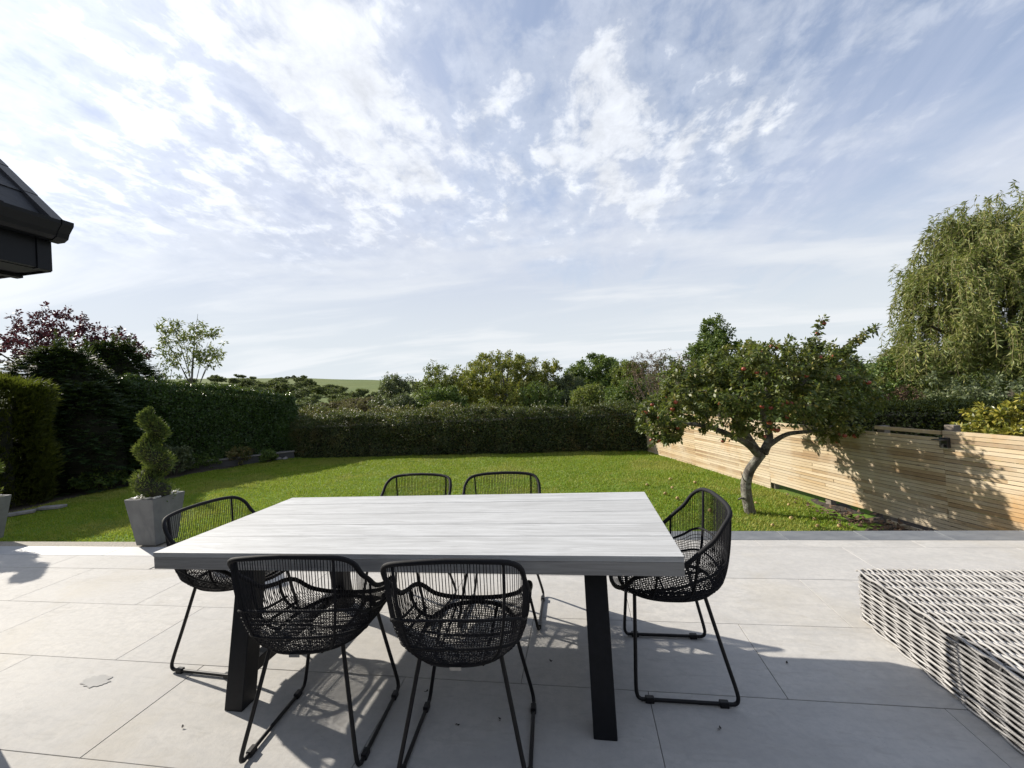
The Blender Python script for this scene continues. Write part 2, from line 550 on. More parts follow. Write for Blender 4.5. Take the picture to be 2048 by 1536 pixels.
    n = b.noise(v, 7, 8, 0.65, 0.5); n2 = b.noise(b.mapping(v, scale=(9, 9, 1.2)), 2, 6, 0.6, 0.5)
    c = b.ramp(n, [(0.3, (0.11, 0.115, 0.122)), (0.7, (0.165, 0.17, 0.176))])
    c = b.mix(b.sstep(n2, 0.5, 0.75, 0, 0.5), c, (0.09, 0.093, 0.098))
    b.set(p.inputs['Base Color'], c); p.inputs['Roughness'].default_value = 0.8; bump(b, p, n, 0.002)
    plain('pebble', (0.66, 0.64, 0.60), 0.6, var=0.15, scale=20)
    # house
    plain('slate_tile', (0.020, 0.022, 0.027), 0.65, var=0.35, scale=18, bumpd=0.003)
    plain('verge_trim', (0.032, 0.032, 0.035), 0.5, var=0.15)
    plain('upvc_black', (0.008, 0.009, 0.012), 0.45, var=0.1, spec=0.22)
    plain('house_render', (0.55, 0.54, 0.51), 0.9, var=0.06, scale=6, bumpd=0.002)
    # bark
    for nm, a, c2 in (('bark_apple', (0.085, 0.072, 0.058), (0.20, 0.185, 0.155)), ('bark_dark', (0.045, 0.036, 0.028), (0.10, 0.085, 0.068)),
                      ('bark_ash', (0.12, 0.115, 0.10), (0.22, 0.21, 0.185)), ('twig_brown', (0.085, 0.062, 0.05), (0.19, 0.145, 0.12)), ('twig_willow', (0.16, 0.135, 0.06), (0.28, 0.24, 0.12))):
        mt, b, p, o = new_mat(nm)
        v = b.node('ShaderNodeTexCoord').outputs['Object']
        n = b.noise(b.mapping(v, scale=(7, 7, 2.4)), 3.0, 8, 0.7, 0.8)
        c = b.ramp(n, [(0.32, a), (0.66, c2)])
        lich = b.noise(v, 11, 6, 0.6)
        if nm == 'bark_apple':
            c = b.mix(b.sstep(lich, 0.50, 0.60, 0, 0.8), c, (0.29, 0.29, 0.245))
            c = b.mix(b.sstep(b.noise(b.mapping(v, loc=(3, 1, 5)), 5, 7, 0.7, 0.6), 0.48, 0.58, 0, 0.85), c, (0.05, 0.042, 0.034))
        b.set(p.inputs['Base Color'], c); p.inputs['Roughness'].default_value = 0.9
        bump(b, p, n, 0.03)
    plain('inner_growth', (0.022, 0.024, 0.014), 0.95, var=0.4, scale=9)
    # foliage
    leaf_mat('leaf_apple', [(0.0, (0.064, 0.097, 0.023)), (0.55, (0.114, 0.152, 0.039)), (0.9, (0.193, 0.206, 0.054)), (1.0, (0.322, 0.258, 0.064))], 0.36, 0.46, 0.4)
    leaf_mat('leaf_hedge', [(0.0, (0.029, 0.046, 0.015)), (0.55, (0.064, 0.088, 0.026)), (0.88, (0.116, 0.127, 0.039)), (1.0, (0.187, 0.121, 0.044))], 0.25, 0.5)
    leaf_mat('leaf_bramble', [(0.0, (0.065, 0.084, 0.026)), (0.5, (0.129, 0.144, 0.043)), (0.85, (0.215, 0.186, 0.065)), (1.0, (0.288, 0.159, 0.071))], 0.28, 0.5)
    leaf_mat('leaf_laurel', [(0.0, (0.022, 0.053, 0.012)), (0.6, (0.045, 0.095, 0.019)), (1.0, (0.086, 0.138, 0.026))], 0.25, 0.35, 0.5)
    leaf_mat('leaf_yew', [(0.0, (0.008, 0.014, 0.006)), (0.7, (0.014, 0.023, 0.008)), (1.0, (0.033, 0.041, 0.011))], 0.15, 0.8, 0.08)
    leaf_mat('leaf_cypress', [(0.0, (0.016, 0.038, 0.012)), (0.7, (0.030, 0.062, 0.018)), (1.0, (0.06, 0.10, 0.024))], 0.18, 0.6)
    leaf_mat('leaf_golden', [(0.0, (0.035, 0.048, 0.006)), (0.6, (0.068, 0.083, 0.010)), (1.0, (0.116, 0.126, 0.015))], 0.40, 0.55)
    leaf_mat('leaf_topiary', [(0.0, (0.048, 0.085, 0.022)), (0.6, (0.092, 0.142, 0.036)), (1.0, (0.20, 0.22, 0.05))], 0.28, 0.6)
    leaf_mat('leaf_purple', [(0.0, (0.017, 0.007, 0.012)), (0.7, (0.039, 0.013, 0.021)), (1.0, (0.072, 0.026, 0.029))], 0.25, 0.45, trcol=(0.16, 0.03, 0.04))
    leaf_mat('leaf_ash', [(0.0, (0.082, 0.124, 0.029)), (0.6, (0.166, 0.212, 0.046)), (1.0, (0.298, 0.282, 0.066))], 0.35, 0.5)
    leaf_mat('leaf_autumn', [(0.0, (0.109, 0.144, 0.030)), (0.5, (0.218, 0.247, 0.048)), (0.85, (0.316, 0.293, 0.060)), (1.0, (0.380, 0.299, 0.057))], 0.38, 0.5)
    leaf_mat('leaf_green', [(0.0, (0.054, 0.101, 0.025)), (0.6, (0.103, 0.168, 0.034)), (1.0, (0.186, 0.235, 0.049))], 0.30, 0.5)
    leaf_mat('leaf_grey', [(0.0, (0.076, 0.103, 0.054)), (0.6, (0.136, 0.166, 0.081)), (1.0, (0.215, 0.233, 0.108))], 0.28, 0.5)
    leaf_mat('leaf_willow', [(0.0, (0.104, 0.144, 0.037)), (0.6, (0.201, 0.232, 0.059)), (1.0, (0.342, 0.323, 0.098))], 0.36, 0.5)
    leaf_mat('leaf_spotted', [(0.0, (0.085, 0.115, 0.014)), (0.45, (0.21, 0.21, 0.028)), (0.8, (0.36, 0.31, 0.045)), (1.0, (0.46, 0.39, 0.08))], 0.25, 0.35, 0.5)
    leaf_mat('leaf_brown', [(0.0, (0.075, 0.040, 0.026)), (0.7, (0.14, 0.080, 0.050)), (1.0, (0.19, 0.12, 0.07))], 0.2, 0.8)
    leaf_mat('leaf_far', [(0.0, (0.075, 0.113, 0.041)), (0.6, (0.140, 0.172, 0.061)), (1.0, (0.224, 0.224, 0.093))], 0.25, 0.7)
    leaf_mat('leaf_heath', [(0.0, (0.103, 0.083, 0.048)), (0.6, (0.159, 0.131, 0.069)), (1.0, (0.221, 0.179, 0.083))], 0.2, 0.8)
    # apple skin
    mt, b, p, o = new_mat('apple_skin')
    v = b.node('ShaderNodeTexCoord').outputs['Object']
    oi = b.node('ShaderNodeObjectInfo').outputs['Random']
    n = b.noise(v, 14, 4, 0.5)
    c = b.mix(b.sstep(n, 0.45, 0.62, 0.0, 0.6), (0.30, 0.035, 0.028), (0.36, 0.16, 0.05))
    c = b.mix(b.m('MULTIPLY', oi, 0.45), c, (0.26, 0.07, 0.04))
    b.set(p.inputs['Base Color'], c); p.inputs['Roughness'].default_value = 0.3
    plain('apple_fallen', (0.36, 0.25, 0.10), 0.5, var=0.4, scale=20)
    plain('dry_leaf', (0.10, 0.06, 0.035), 0.8, var=0.4, scale=10)
    plain('debris', (0.02, 0.017, 0.014), 0.8)
    mt, b, p, o = new_mat('wet_stone')
    v = b.node('ShaderNodeTexCoord').outputs['Object']
    b.set(p.inputs['Base Color'], b.ramp(b.noise(v, 9, 6, 0.6), [(0.3, (0.30, 0.298, 0.292)), (0.7, (0.36, 0.355, 0.345))]))
    p.inputs['Roughness'].default_value = 0.75; p.inputs['Specular IOR Level'].default_value = 0.1


make_materials()
M = MATS
LAWN = -0.5

# ------------------------------------------------------------------ ground
def ridge(x):
    return 4.0 + 0.066 * np.clip(-x, 0, 420) + 1.2 * np.sin(x * 0.02)


def gz(x, y):
    """terrain height"""
    x = np.asarray(x, float); y = np.asarray(y, float)
    def ss(a, b, v):
        t = np.clip((v - a) / (b - a), 0, 1); return t * t * (3 - 2 * t)
    z = -0.62 + 0 * x
    z = z - 1.3 * ss(14, 30, y)
    z = z + (ridge(x) + 1.9) * ss(36, 290, y)
    z = z - 9 * ss(300, 600, y)
    z = z + (24 + 8 * np.sin(x * 0.004)) * ss(700, 1500, y)
    z = z + 0.35 * np.sin(x * 0.11) * np.sin(y * 0.07) * ss(30, 90, y)
    # land falls gently on the neighbour's side
    return z


def build_ground():
    xs = np.concatenate([np.linspace(-3500, -450, 8), np.linspace(-400, -60, 40), np.linspace(-50, 50, 41), np.linspace(60, 400, 40), np.linspace(450, 3500, 8)])
    ys = np.concatenate([np.linspace(-600, -20, 6), np.linspace(-10, 60, 36), np.linspace(64, 320, 52), np.linspace(340, 1500, 24), np.linspace(1700, 4000, 4)])
    X, Y = np.meshgrid(xs, ys)
    V = np.stack([X, Y, gz(X, Y)], -1).reshape(-1, 3)
    nx, ny = len(xs), len(ys)
    i, j = np.meshgrid(np.arange(nx - 1), np.arange(ny - 1))
    a = (j * nx + i).ravel()
    F = np.stack([a, a + 1, a + nx + 1, a + nx], 1)
    tag(mobj('ground', V, F, M['field'], smooth=True), kind='structure')


build_ground()

# fence line (x as a function of y)
FA = np.array([1.83, 12.0]); FB = np.array([3.8, 5.6])
FD = (FB - FA) / np.linalg.norm(FB - FA)          # along the fence towards the viewer
def fence_x(y): return FA[0] + (12.0 - y) * (FB[0] - FA[0]) / (12.0 - FB[1])
def left_x(y): return -11.6 - 0.35 * np.sin((y - 4) * 0.5) + np.clip((y - 10.5) * 0.35, 0, 2)


def build_lawn():
    ys = np.linspace(3.7, 13.2, 60)
    nx = 90
    V = []
    for y in ys:
        x0, x1 = left_x(y) - 0.3, fence_x(y) + 0.4
        xs = np.linspace(x0, x1, nx)
        V.append(np.stack([xs, np.full(nx, y), np.zeros(nx)], 1))
    V = np.concatenate(V)
    V[:, 2] = LAWN + 0.02 * vnoise(V, 0.7) + 0.008 * vnoise(V, 2.5)
    j, i = np.meshgrid(np.arange(len(ys) - 1), np.arange(nx - 1), indexing='ij')
    a = (j * nx + i).ravel()
    F = np.stack([a, a + 1, a + nx + 1, a + nx], 1)
    tag(mobj('lawn', V, F, M['lawn_ground'], smooth=True), kind='structure')
    # blades
    N = 380000
    y = 3.9 + (12.7 - 3.9) * rng.random(N) ** 1.15
    x = left_x(y) + (fence_x(y) - 0.02 - left_x(y)) * rng.random(N)
    bed = (x > fence_x(y) - bed_w(y))
    x, y = x[~bed], y[~bed]
    N = len(x)
    P = np.stack([x, y, np.zeros(N)], 1)
    P[:, 2] = LAWN - 0.006 + 0.02 * vnoise(P, 0.7) + 0.008 * vnoise(P, 2.5)
    tuft = 0.5 + 0.5 * vnoise(P, 3.0)
    h = (0.022 + 0.022 * rng.random(N)) * (0.75 + 0.6 * tuft)
    a = rng.random(N) * 2 * math.pi
    lean = 0.35 + 0.7 * rng.random(N)
    w = 0.0035 + 0.003 * rng.random(N) + 0.0004 * y
    dx = np.stack([np.cos(a), np.sin(a), np.zeros(N)], 1)
    sx = np.stack([-np.sin(a), np.cos(a), np.zeros(N)], 1)
    tip = P + dx * (h * lean)[:, None] + np.array([0, 0, 1.0]) * h[:, None]
    V = np.stack([P - sx * w[:, None], P + sx * w[:, None], tip], 1).reshape(-1, 3)
    F = np.arange(3 * N).reshape(N, 3)
    tag(mobj('grass', V, F, M['grass']), 'short mown green grass covering the lawn', 'grass', kind='stuff')


def bed_w(y):
    """width of the bare strip under the fence"""
    return np.where(y < 7.0, np.clip((7.0 - y) * 0.38, 0, 0.75), 0.0) + 0.05


def build_bed():
    ys = np.linspace(3.6, 7.0, 30); V = []
    for y in ys:
        x1 = fence_x(y) + 0.9; x0 = fence_x(y) - float(bed_w(np.array(y)))
        xs = np.linspace(x0, x1, 10)
        V.append(np.stack([xs, np.full(10, y), np.zeros(10)], 1))
    V = np.concatenate(V); V[:, 2] = LAWN + 0.012 + 0.03 * vnoise(V, 5) + 0.015 * vnoise(V, 13)
    V[::10, 2] = LAWN - 0.02
    j, i = np.meshgrid(np.arange(len(ys) - 1), np.arange(9), indexing='ij')
    a = (j * 10 + i).ravel()
    tag(mobj('soil_bed', V, np.stack([a, a + 1, a + 11, a + 10], 1), M['soil'], smooth=True), kind='structure')
    # border on the far left of the lawn
    ys = np.linspace(3.0, 14.0, 40); V = []
    for y in ys:
        x1 = left_x(y) + 0.12; x0 = x1 - 3.2
        xs = np.linspace(x0, x1, 8)
        V.append(np.stack([xs, np.full(8, y), np.zeros(8)], 1))
    V = np.concatenate(V); V[:, 2] = LAWN + 0.03 + 0.03 * vnoise(V, 3); V[7::8, 2] = LAWN - 0.01
    j, i = np.meshgrid(np.arange(len(ys) - 1), np.arange(7), indexing='ij')
    a = (j * 8 + i).ravel()
    tag(mobj('border_soil', V, np.stack([a, a + 1, a + 9, a + 8], 1), M['soil'], smooth=True), kind='structure')


build_lawn()
build_bed()

# ------------------------------------------------------------------ patio
def build_patio():
    pat = tag(empty('patio', (0, 0, -0.06)), kind='structure')
    # bedding under the slabs, shows in the joints
    mb = MB()
    mb.box(-9.5, -4.02, -2.0, 3.50, -0.55, 0.05)
    mb.box(-4.02, 4.16, -2.0, 3.958, -0.55, 0.05)
    mb.build('bedding', M['grout'], pat)
    x_pitch, y_pitch = 1.2228, 0.5908
    y0 = 1.441
    gap = 0.0032
    cache = {}
    def slab(x0, x1, ya, yb, mat, name, z=0.06, th=0.02):
        w, d = round(x1 - x0, 3), round(yb - ya, 3)
        key = (w, d, mat)
        if key not in cache:
            e = 0.0012
            V = []
            for zz, ins in ((-th, 0), (-e, 0), (0, e)):
                V += [(-w / 2 + ins, -d / 2 + ins, zz), (w / 2 - ins, -d / 2 + ins, zz), (w / 2 - ins, d / 2 - ins, zz), (-w / 2 + ins, d / 2 - ins, zz)]
            F = [(0, 3, 2, 1), (8, 9, 10, 11)]
            for l in (0, 4):
                for k in range(4):
                    F.append((l + k, l + (k + 1) % 4, l + 4 + (k + 1) % 4, l + 4 + k))
            cache[key] = np_mesh(name, V, F, M[mat])
        o = link(bpy.data.objects.new(name, cache[key]), pat)
        o.location = ((x0 + x1) / 2, (ya + yb) / 2, z + random.uniform(-0.0006, 0.0006))
    # running bond; the joints of the row starting at y0 lie at x = -2.208 + k*pitch
    for r in range(-6, 5):
        ya = y0 + r * y_pitch; yb = ya + y_pitch
        off = -2.208 if (r % 2 == 0) else -2.208 - x_pitch / 2
        for (xa, xb, ymax) in (((-9.48, 4.15, 9.0),) if yb < 3.505 else ((-9.48, -4.02, 3.505), (-4.02, 4.15, 3.962))):
            y1 = min(yb, ymax)
            if y1 - ya < 0.05: continue
            k0 = math.floor((xa - off) / x_pitch)
            x = off + k0 * x_pitch
            while x < xb:
                a, c = max(x, xa), min(x + x_pitch, xb)
                if c - a > 0.03:
                    slab(a + gap / 2, c - gap / 2, ya + gap / 2, y1 - gap / 2, 'paving', 'paving_slab')
                x += x_pitch
    # edging stones
    w = 0.64
    x = -4.02
    mb = MB(); mb.box(-4.02, 4.16, 3.966, 4.186, -0.55, 0.054); mb.build('edging_bedding', M['grout_light'], pat)
    while x < 4.15:
        slab(x + 0.004, min(x + w, 4.16) - 0.004, 3.966, 4.19, 'coping', 'edging_stone', 0.06)
        x += w
    x = -9.48
    mb = MB(); mb.box(-9.48, -4.03, 3.51, 3.735, -0.55, 0.054); mb.build('edging_bedding', M['grout'], pat)
    while x < -4.1:
        slab(x + 0.002, min(x + 0.9, -4.02) - 0.002, 3.509, 3.74, 'coping_left', 'edging_stone', 0.06)
        x += 0.9
    mb = MB(); mb.box(-9.48, -4.024, 3.745, 3.92, -0.5, 0.045); mb.build('gravel_strip', M['grit_strip'], pat)
    # joints of the pale mortar between the dark edging stones are real gaps over light bedding


mt_, b_, p_, o_ = new_mat('coping_left')
_v = b_.node('ShaderNodeTexCoord').outputs['Object']
_n = b_.noise(b_.mapping(_v, scale=(1, 2, 1)), 4, 8, 0.65, 0.7)
b_.set(p_.inputs['Base Color'], b_.ramp(_n, [(0.3, (0.28, 0.285, 0.295)), (0.7, (0.37, 0.372, 0.375))]))
p_.inputs['Roughness'].default_value = 0.6
build_patio()

# ------------------------------------------------------------------ fence
def build_fence():
    ang = math.atan2(FD[1], FD[0])
    # local frame: +x along the fence towards the viewer, +y to the lawn side, z up
    f = empty('slatted_fence', (FA[0], FA[1], 0), ang)
    tag(f, 'weathered pine fence of narrow horizontal slats beside the lawn', 'fence')
    L_total = 11.2
    pitch, sh, th = 0.0435, 0.0394, 0.020
    # sections: start, end, bottom z, top z
    secs = [(0.0, 2.35, -0.50, 0.665), (2.35, 4.55, -0.515, 0.665), (4.55, 7.12, -0.40, 0.66), (7.12, 8.75, -0.38, 0.745), (8.75, L_total, -0.35, 0.745)]
    cache = {}
    side = -1.0        # lawn lies on the fence's local -y side
    for si, (s0, s1, zb, zt) in enumerate(secs):
        n = int(round((zt - zb) / pitch))
        for k in range(n):
            z = zt - (k + 0.5) * pitch
            # joints between boards are staggered
            cuts = [s0]
            if random.random() < 0.38: cuts.append(s0 + (s1 - s0) * (0.2 + 0.6 * random.random()))
            cuts.append(s1)
            for a, c in zip(cuts[:-1], cuts[1:]):
                w = round(c - a - 0.003, 2)
                hh = random.choice((sh, sh - 0.002, sh - 0.004))
                key = (w, hh)
                if key not in cache:
                    mb = MB(); mb.box(-w / 2, w / 2, -th / 2, th / 2, -hh / 2, hh / 2)
                    cache[key] = mb.mesh('slat', M['pine'])
                o = link(bpy.data.objects.new('slat', cache[key]), f)
                o.location = ((a + c) / 2, side * (0.02 + random.uniform(0, 0.006)), z + random.uniform(-0.0012, 0.0012))
                o.rotation_euler = (random.uniform(-0.03, 0.03), random.uniform(-0.0012, 0.0012), 0)
    # two loose gapped slats under the second section, by the tree
    for z in (-0.55, -0.60):
        mb = MB(); mb.box(3.5, 4.55, -0.03, -0.01, z - 0.018, z + 0.018)
        mb.build('slat', M['pine'], f)
    mb = MB(); mb.box(6.45, 7.4, -0.03, -0.01, -0.475, -0.435); mb.build('slat', M['pine'], f)
    # posts behind the slats
    for s, zt in ((0.03, 0.60), (1.2, 0.60), (2.35, 0.60), (3.45, 0.60), (4.55, 0.70), (5.6, 0.60), (6.42, 0.735), (7.15, 0.80), (8.75, 0.70), (10.0, 0.70), (11.1, 0.70)):
        mb = MB(); mb.box(s - 0.045, s + 0.045, 0.012, 0.10, -0.75, zt); mb.build('post', M['post_wood'], f, bevel=0.004)
    # top rail between two posts, raised above the slats
    mb = MB(); mb.box(6.38, 7.10, -0.030, -0.008, 0.695, 0.735); mb.build('rail', M['pine'], f)
    # dark boards closing the gap at the foot
    # lamps
    for s, z, lab in ((7.15, 0.615, 'black square fence light below the tall post at the step in the fence'),
                      (5.64, 0.60, 'black square fence light half hidden behind the apple tree foliage')):
        t = empty('fence_light', (FA[0] + FD[0] * s, FA[1] + FD[1] * s, z), ang)
        tag(t, lab, 'wall light', 'lights on the slatted fence')
        mb = MB(); mb.box(-0.04, 0.04, -0.075, -0.033, -0.055, 0.055); mb.build('housing', M['lamp_black'], t, bevel=0.004)
        mb = MB(); mb.box(-0.018, 0.018, -0.10, -0.074, -0.045, -0.02); mb.box(-0.018, 0.018, -0.10, -0.074, 0.02, 0.045); mb.build('bracket', M['lamp_black'], t)
        mb = MB(); mb.box(-0.05, 0.05, -0.16, -0.10, 0.030, 0.042); mb.build('cap', M['lamp_black'], t)
        mb = MB(); mb.box(-0.03, 0.03, -0.068, -0.038, -0.062, -0.0555); mb.build('lens', M['lamp_lens'], t)


build_fence()

# ------------------------------------------------------------------ house wing on the left
def build_house():
    h = empty('house_wing', (-3.0, 1.58, 0))
    tag(h, 'house wing with black tiled roof, black gutter and boxed eaves at the patio', 'house')
    X = lambda x: x + 3.0
    Y = lambda y: y - 1.58
    # wall
    mb = MB(); mb.box(X(-7.0), 0, Y(-3.2), 0, -0.06, 2.18); 
    mb.build('wall', M['house_render'], h)
    # gable
    pitch = math.tan(R(44))
    ex, ez = -2.56, 2.42          # eave line under the tiles
    rx = -5.0                      # ridge
    rz = ez + (ex - rx) * pitch
    V = [(X(-7.0), Y(1.575), 2.18), (0, Y(1.575), 2.18), (X(rx), Y(1.575), rz - 0.38), (X(-7.0), Y(1.40), 2.18), (0, Y(1.40), 2.18), (X(rx), Y(1.40), rz - 0.38)]
    o = mobj('gable', V, [(0, 1, 2, 2), (3, 5, 4, 4)], M['house_render'], h)
    o.data.validate()
    # boxed eaves: fascia, soffit and box end
    mb = MB(); mb.box(X(-2.60), X(-2.575), Y(-3.2), Y(1.625), 2.205, 2.44); mb.build('fascia', M['upvc_black'], h)
    mb = MB(); mb.box(X(-2.985), X(-2.601), Y(-3.2), Y(1.628), 2.202, 2.214); mb.build('soffit', M['upvc_black'], h)
    mb = MB()
    mb.hexa([(X(-3.02), Y(1.63), 2.206), (X(-2.578), Y(1.63), 2.206), (X(-2.578), Y(1.652), 2.206), (X(-3.02), Y(1.652), 2.206),
             (X(-3.02), Y(1.63), 2.82), (X(-2.578), Y(1.63), 2.435), (X(-2.578), Y(1.652), 2.435), (X(-3.02), Y(1.652), 2.82)])
    mb.build('box_end', M['upvc_black'], h)
    mb = MB(); mb.box(X(-2.602), X(-2.568), Y(1.60), Y(1.658), 2.198, 2.425); mb.build('corner_trim', M['upvc_black'], h, bevel=0.003)
    mb = MB(); mb.box(X(-2.80), X(-2.76), Y(1.45), Y(1.66), 2.185, 2.201); mb.box(X(-2.99), X(-2.58), Y(1.654), Y(1.660), 2.196, 2.22); mb.build('vent_strip', M['upvc_black'], h)
    # roof deck, then tiles
    n = np.array([math.sin(R(44)), 0, math.cos(R(44))])      # roof normal
    up = np.array([-math.cos(R(44)), 0, math.sin(R(44))])     # up the slope
    e0 = np.array([X(ex), 0, ez + 0.015])
    def pt(s, y, d): return e0 + up * s + n * d + np.array([0, y, 0])
    Ls = (ex - rx) / math.cos(R(44))
    mb = MB()
    mb.hexa([pt(0, Y(-3.2), -0.03), pt(Ls, Y(-3.2), -0.03), pt(Ls, Y(1.64), -0.03), pt(0, Y(1.64), -0.03), pt(0, Y(-3.2), 0), pt(Ls, Y(-3.2), 0), pt(Ls, Y(1.64), 0), pt(0, Y(1.64), 0)])
    roof = mb.build('roof', M['slate_tile'], h)
    gauge, tw, tl = 0.25, 0.33, 0.33
    tile = None
    rows = int(Ls / gauge)
    for r in range(rows):
        for c in range(15):
            y1 = Y(1.628) - c * tw - (tw / 2 if r % 2 else 0); y0 = y1 - tw + 0.006
            s0 = -0.05 + r * gauge
            if c == 14 and r % 2: continue
            if tile is None:
                mb = MB(); mb.box(-tl / 2, tl / 2, -tw / 2 + 0.003, tw / 2 - 0.003, -0.008, 0.008)
                tile = mb.mesh('roof_tile', M['slate_tile'])
            o = link(bpy.data.objects.new('roof_tile', tile), roof)
            p = pt(s0 + tl / 2, (y0 + y1) / 2, 0.020 + 0.0)
            o.location = p
            # tile lies on the slope, tail lifted over the course below
            o.rotation_euler = (random.uniform(-0.008, 0.008), R(44) + math.pi + 0.055, 0)
        if r % 2:
            mb = MB()
            y1 = Y(1.628); y0 = y1 - tw / 2 + 0.006; s0 = -0.05 + r * gauge
            mb.hexa([pt(s0, y0, 0.022), pt(s0 + tl, y0, 0.006), pt(s0 + tl, y1, 0.006), pt(s0, y1, 0.022), pt(s0, y0, 0.038), pt(s0 + tl, y0, 0.022), pt(s0 + tl, y1, 0.022), pt(s0, y1, 0.038)])
            mb.build('roof_tile', M['slate_tile'], roof)
    # verge capping: overlapping plastic units
    for r in range(rows):
        s0 = -0.06 + r * gauge; s1 = s0 + gauge - 0.0015
        mb = MB()
        a, c = Y(1.618), Y(1.672)
        mb.hexa([pt(s0, a, 0.026), pt(s1, a, 0.026), pt(s1, c, 0.026), pt(s0, c, 0.026), pt(s0, a, 0.050), pt(s1, a, 0.048), pt(s1, c, 0.048), pt(s0, c, 0.050)])
        mb.hexa([pt(s0, c - 0.008, -0.045), pt(s1, c - 0.008, -0.045), pt(s1, c, -0.045), pt(s0, c, -0.045), pt(s0, c - 0.008, 0.0255), pt(s1, c - 0.008, 0.0255), pt(s1, c, 0.0255), pt(s0, c, 0.0255)])
        mb.build('verge_cap', M['verge_trim'], roof)
    # far slope
    mb = MB()
    n2 = np.array([-n[0], 0, n[2]]); up2 = np.array([math.cos(R(44)), 0, math.sin(R(44))])
    e2 = np.array([X(2 * rx - ex), 0, ez + 0.015])
    p2 = lambda s, y, d: e2 + up2 * s + n2 * d + np.array([0, y, 0])
    mb.hexa([p2(0, Y(-3.2), 0), p2(Ls, Y(-3.2), 0), p2(Ls, Y(1.64), 0), p2(0, Y(1.64), 0), p2(0, Y(-3.2), 0.035), p2(Ls, Y(-3.2), 0.035), p2(Ls, Y(1.64), 0.035), p2(0, Y(1.64), 0.035)])
    mb.build('roof_slope', M['slate_tile'], h)
    # gutter: ogee profile swept along y
    prof = [(0.0, 0.085), (0.004, 0.010), (0.020, 0.0), (0.060, 0.0), (0.082, 0.012), (0.090, 0.034), (0.104, 0.052), (0.116, 0.068), (0.118, 0.085), (0.110, 0.088), (0.108, 0.072), (0.084, 0.040), (0.074, 0.018), (0.058, 0.008), (0.018, 0.008), (0.008, 0.085)]
    def sweep(scale, y0, y1, name, cap=False):
        pr = np.array(prof); c = np.array([0.06, 0.045]); pr = c + (pr - c) * scale
        k = len(pr); V = []
        for y in (y0, y1):
            V += [(X(-2.573) + px, Y(y), 2.345 + pz) for px, pz in pr]
        F = [(i, (i + 1) % k, k + (i + 1) % k, k + i) for i in range(k)]
        for e in (0, k):
            for i in range(7):
                F.append((e + i, e + i + 1, e + 14 - i, e + 15 - i))
        if cap:
            for e in (0, k):
                F += [(e + 0, e + 1, e + 7, e + 8), (e + 1, e + 2, e + 6, e + 7), (e + 2, e + 3, e + 5, e + 6), (e + 3, e + 4, e + 5, e + 5)]
        o = mobj(name, V, F, M['upvc_black'], h); o.data.validate()
        return o
    sweep(1.0, -3.2, 1.66, 'gutter')
    sweep(1.09, 1.628, 1.675, 'gutter_stop_end', True)
    for y in (1.40, 0.6, -0.2, -1.0):
        sweep(1.08, y - 0.02, y + 0.02, 'gutter_bracket')


build_house()


def build_main_house():
    h = empty('main_house', (1.0, -1.7, 0))
    tag(h, 'pale rendered house with black framed glazed doors facing the patio', 'house')
    mb = MB()
    for a, c, z0, z1 in ((-4.5, -2.6, -0.06, 2.7), (2.4, 6.0, -0.06, 2.7), (-2.6, 2.4, 2.25, 2.7)):
        mb.box(a, c, -0.3, 0.0, z0, z1)
    mb.build('wall', M['house_render'], h)
    for k in range(4):
        x0 = -2.6 + 1.25 * k
        d = MB()
        for a, c, z0, z1 in ((x0 + 0.004, x0 + 0.07, 0.005, 2.246), (x0 + 1.18, x0 + 1.246, 0.005, 2.246), (x0 + 0.071, x0 + 1.179, 0.005, 0.09), (x0 + 0.071, x0 + 1.179, 2.17, 2.246)):
            d.box(a, c, -0.16, -0.10, z0, z1)
        dr = d.build('glazed_door', M['upvc_black'], h)
        MB().box(x0 + 0.071, x0 + 1.179, -0.135, -0.128, 0.09, 2.17).build('pane', M['dark_glass'], dr)
    mb = MB(); mb.hexa([(-4.9, 0.35, 2.62), (6.4, 0.35, 2.62), (6.4, -4.0, 5.6), (-4.9, -4.0, 5.6), (-4.9, 0.35, 2.72), (6.4, 0.35, 2.72), (6.4, -4.0, 5.7), (-4.9, -4.0, 5.7)])
    mb.build('roof', M['slate_tile'], h)
    mb = MB(); mb.box(-4.9, 6.4, 0.36, 0.47, 2.60, 2.70); mb.build('gutter', M['upvc_black'], h)


plain('dark_glass', (0.02, 0.022, 0.025), 0.05)
build_main_house()

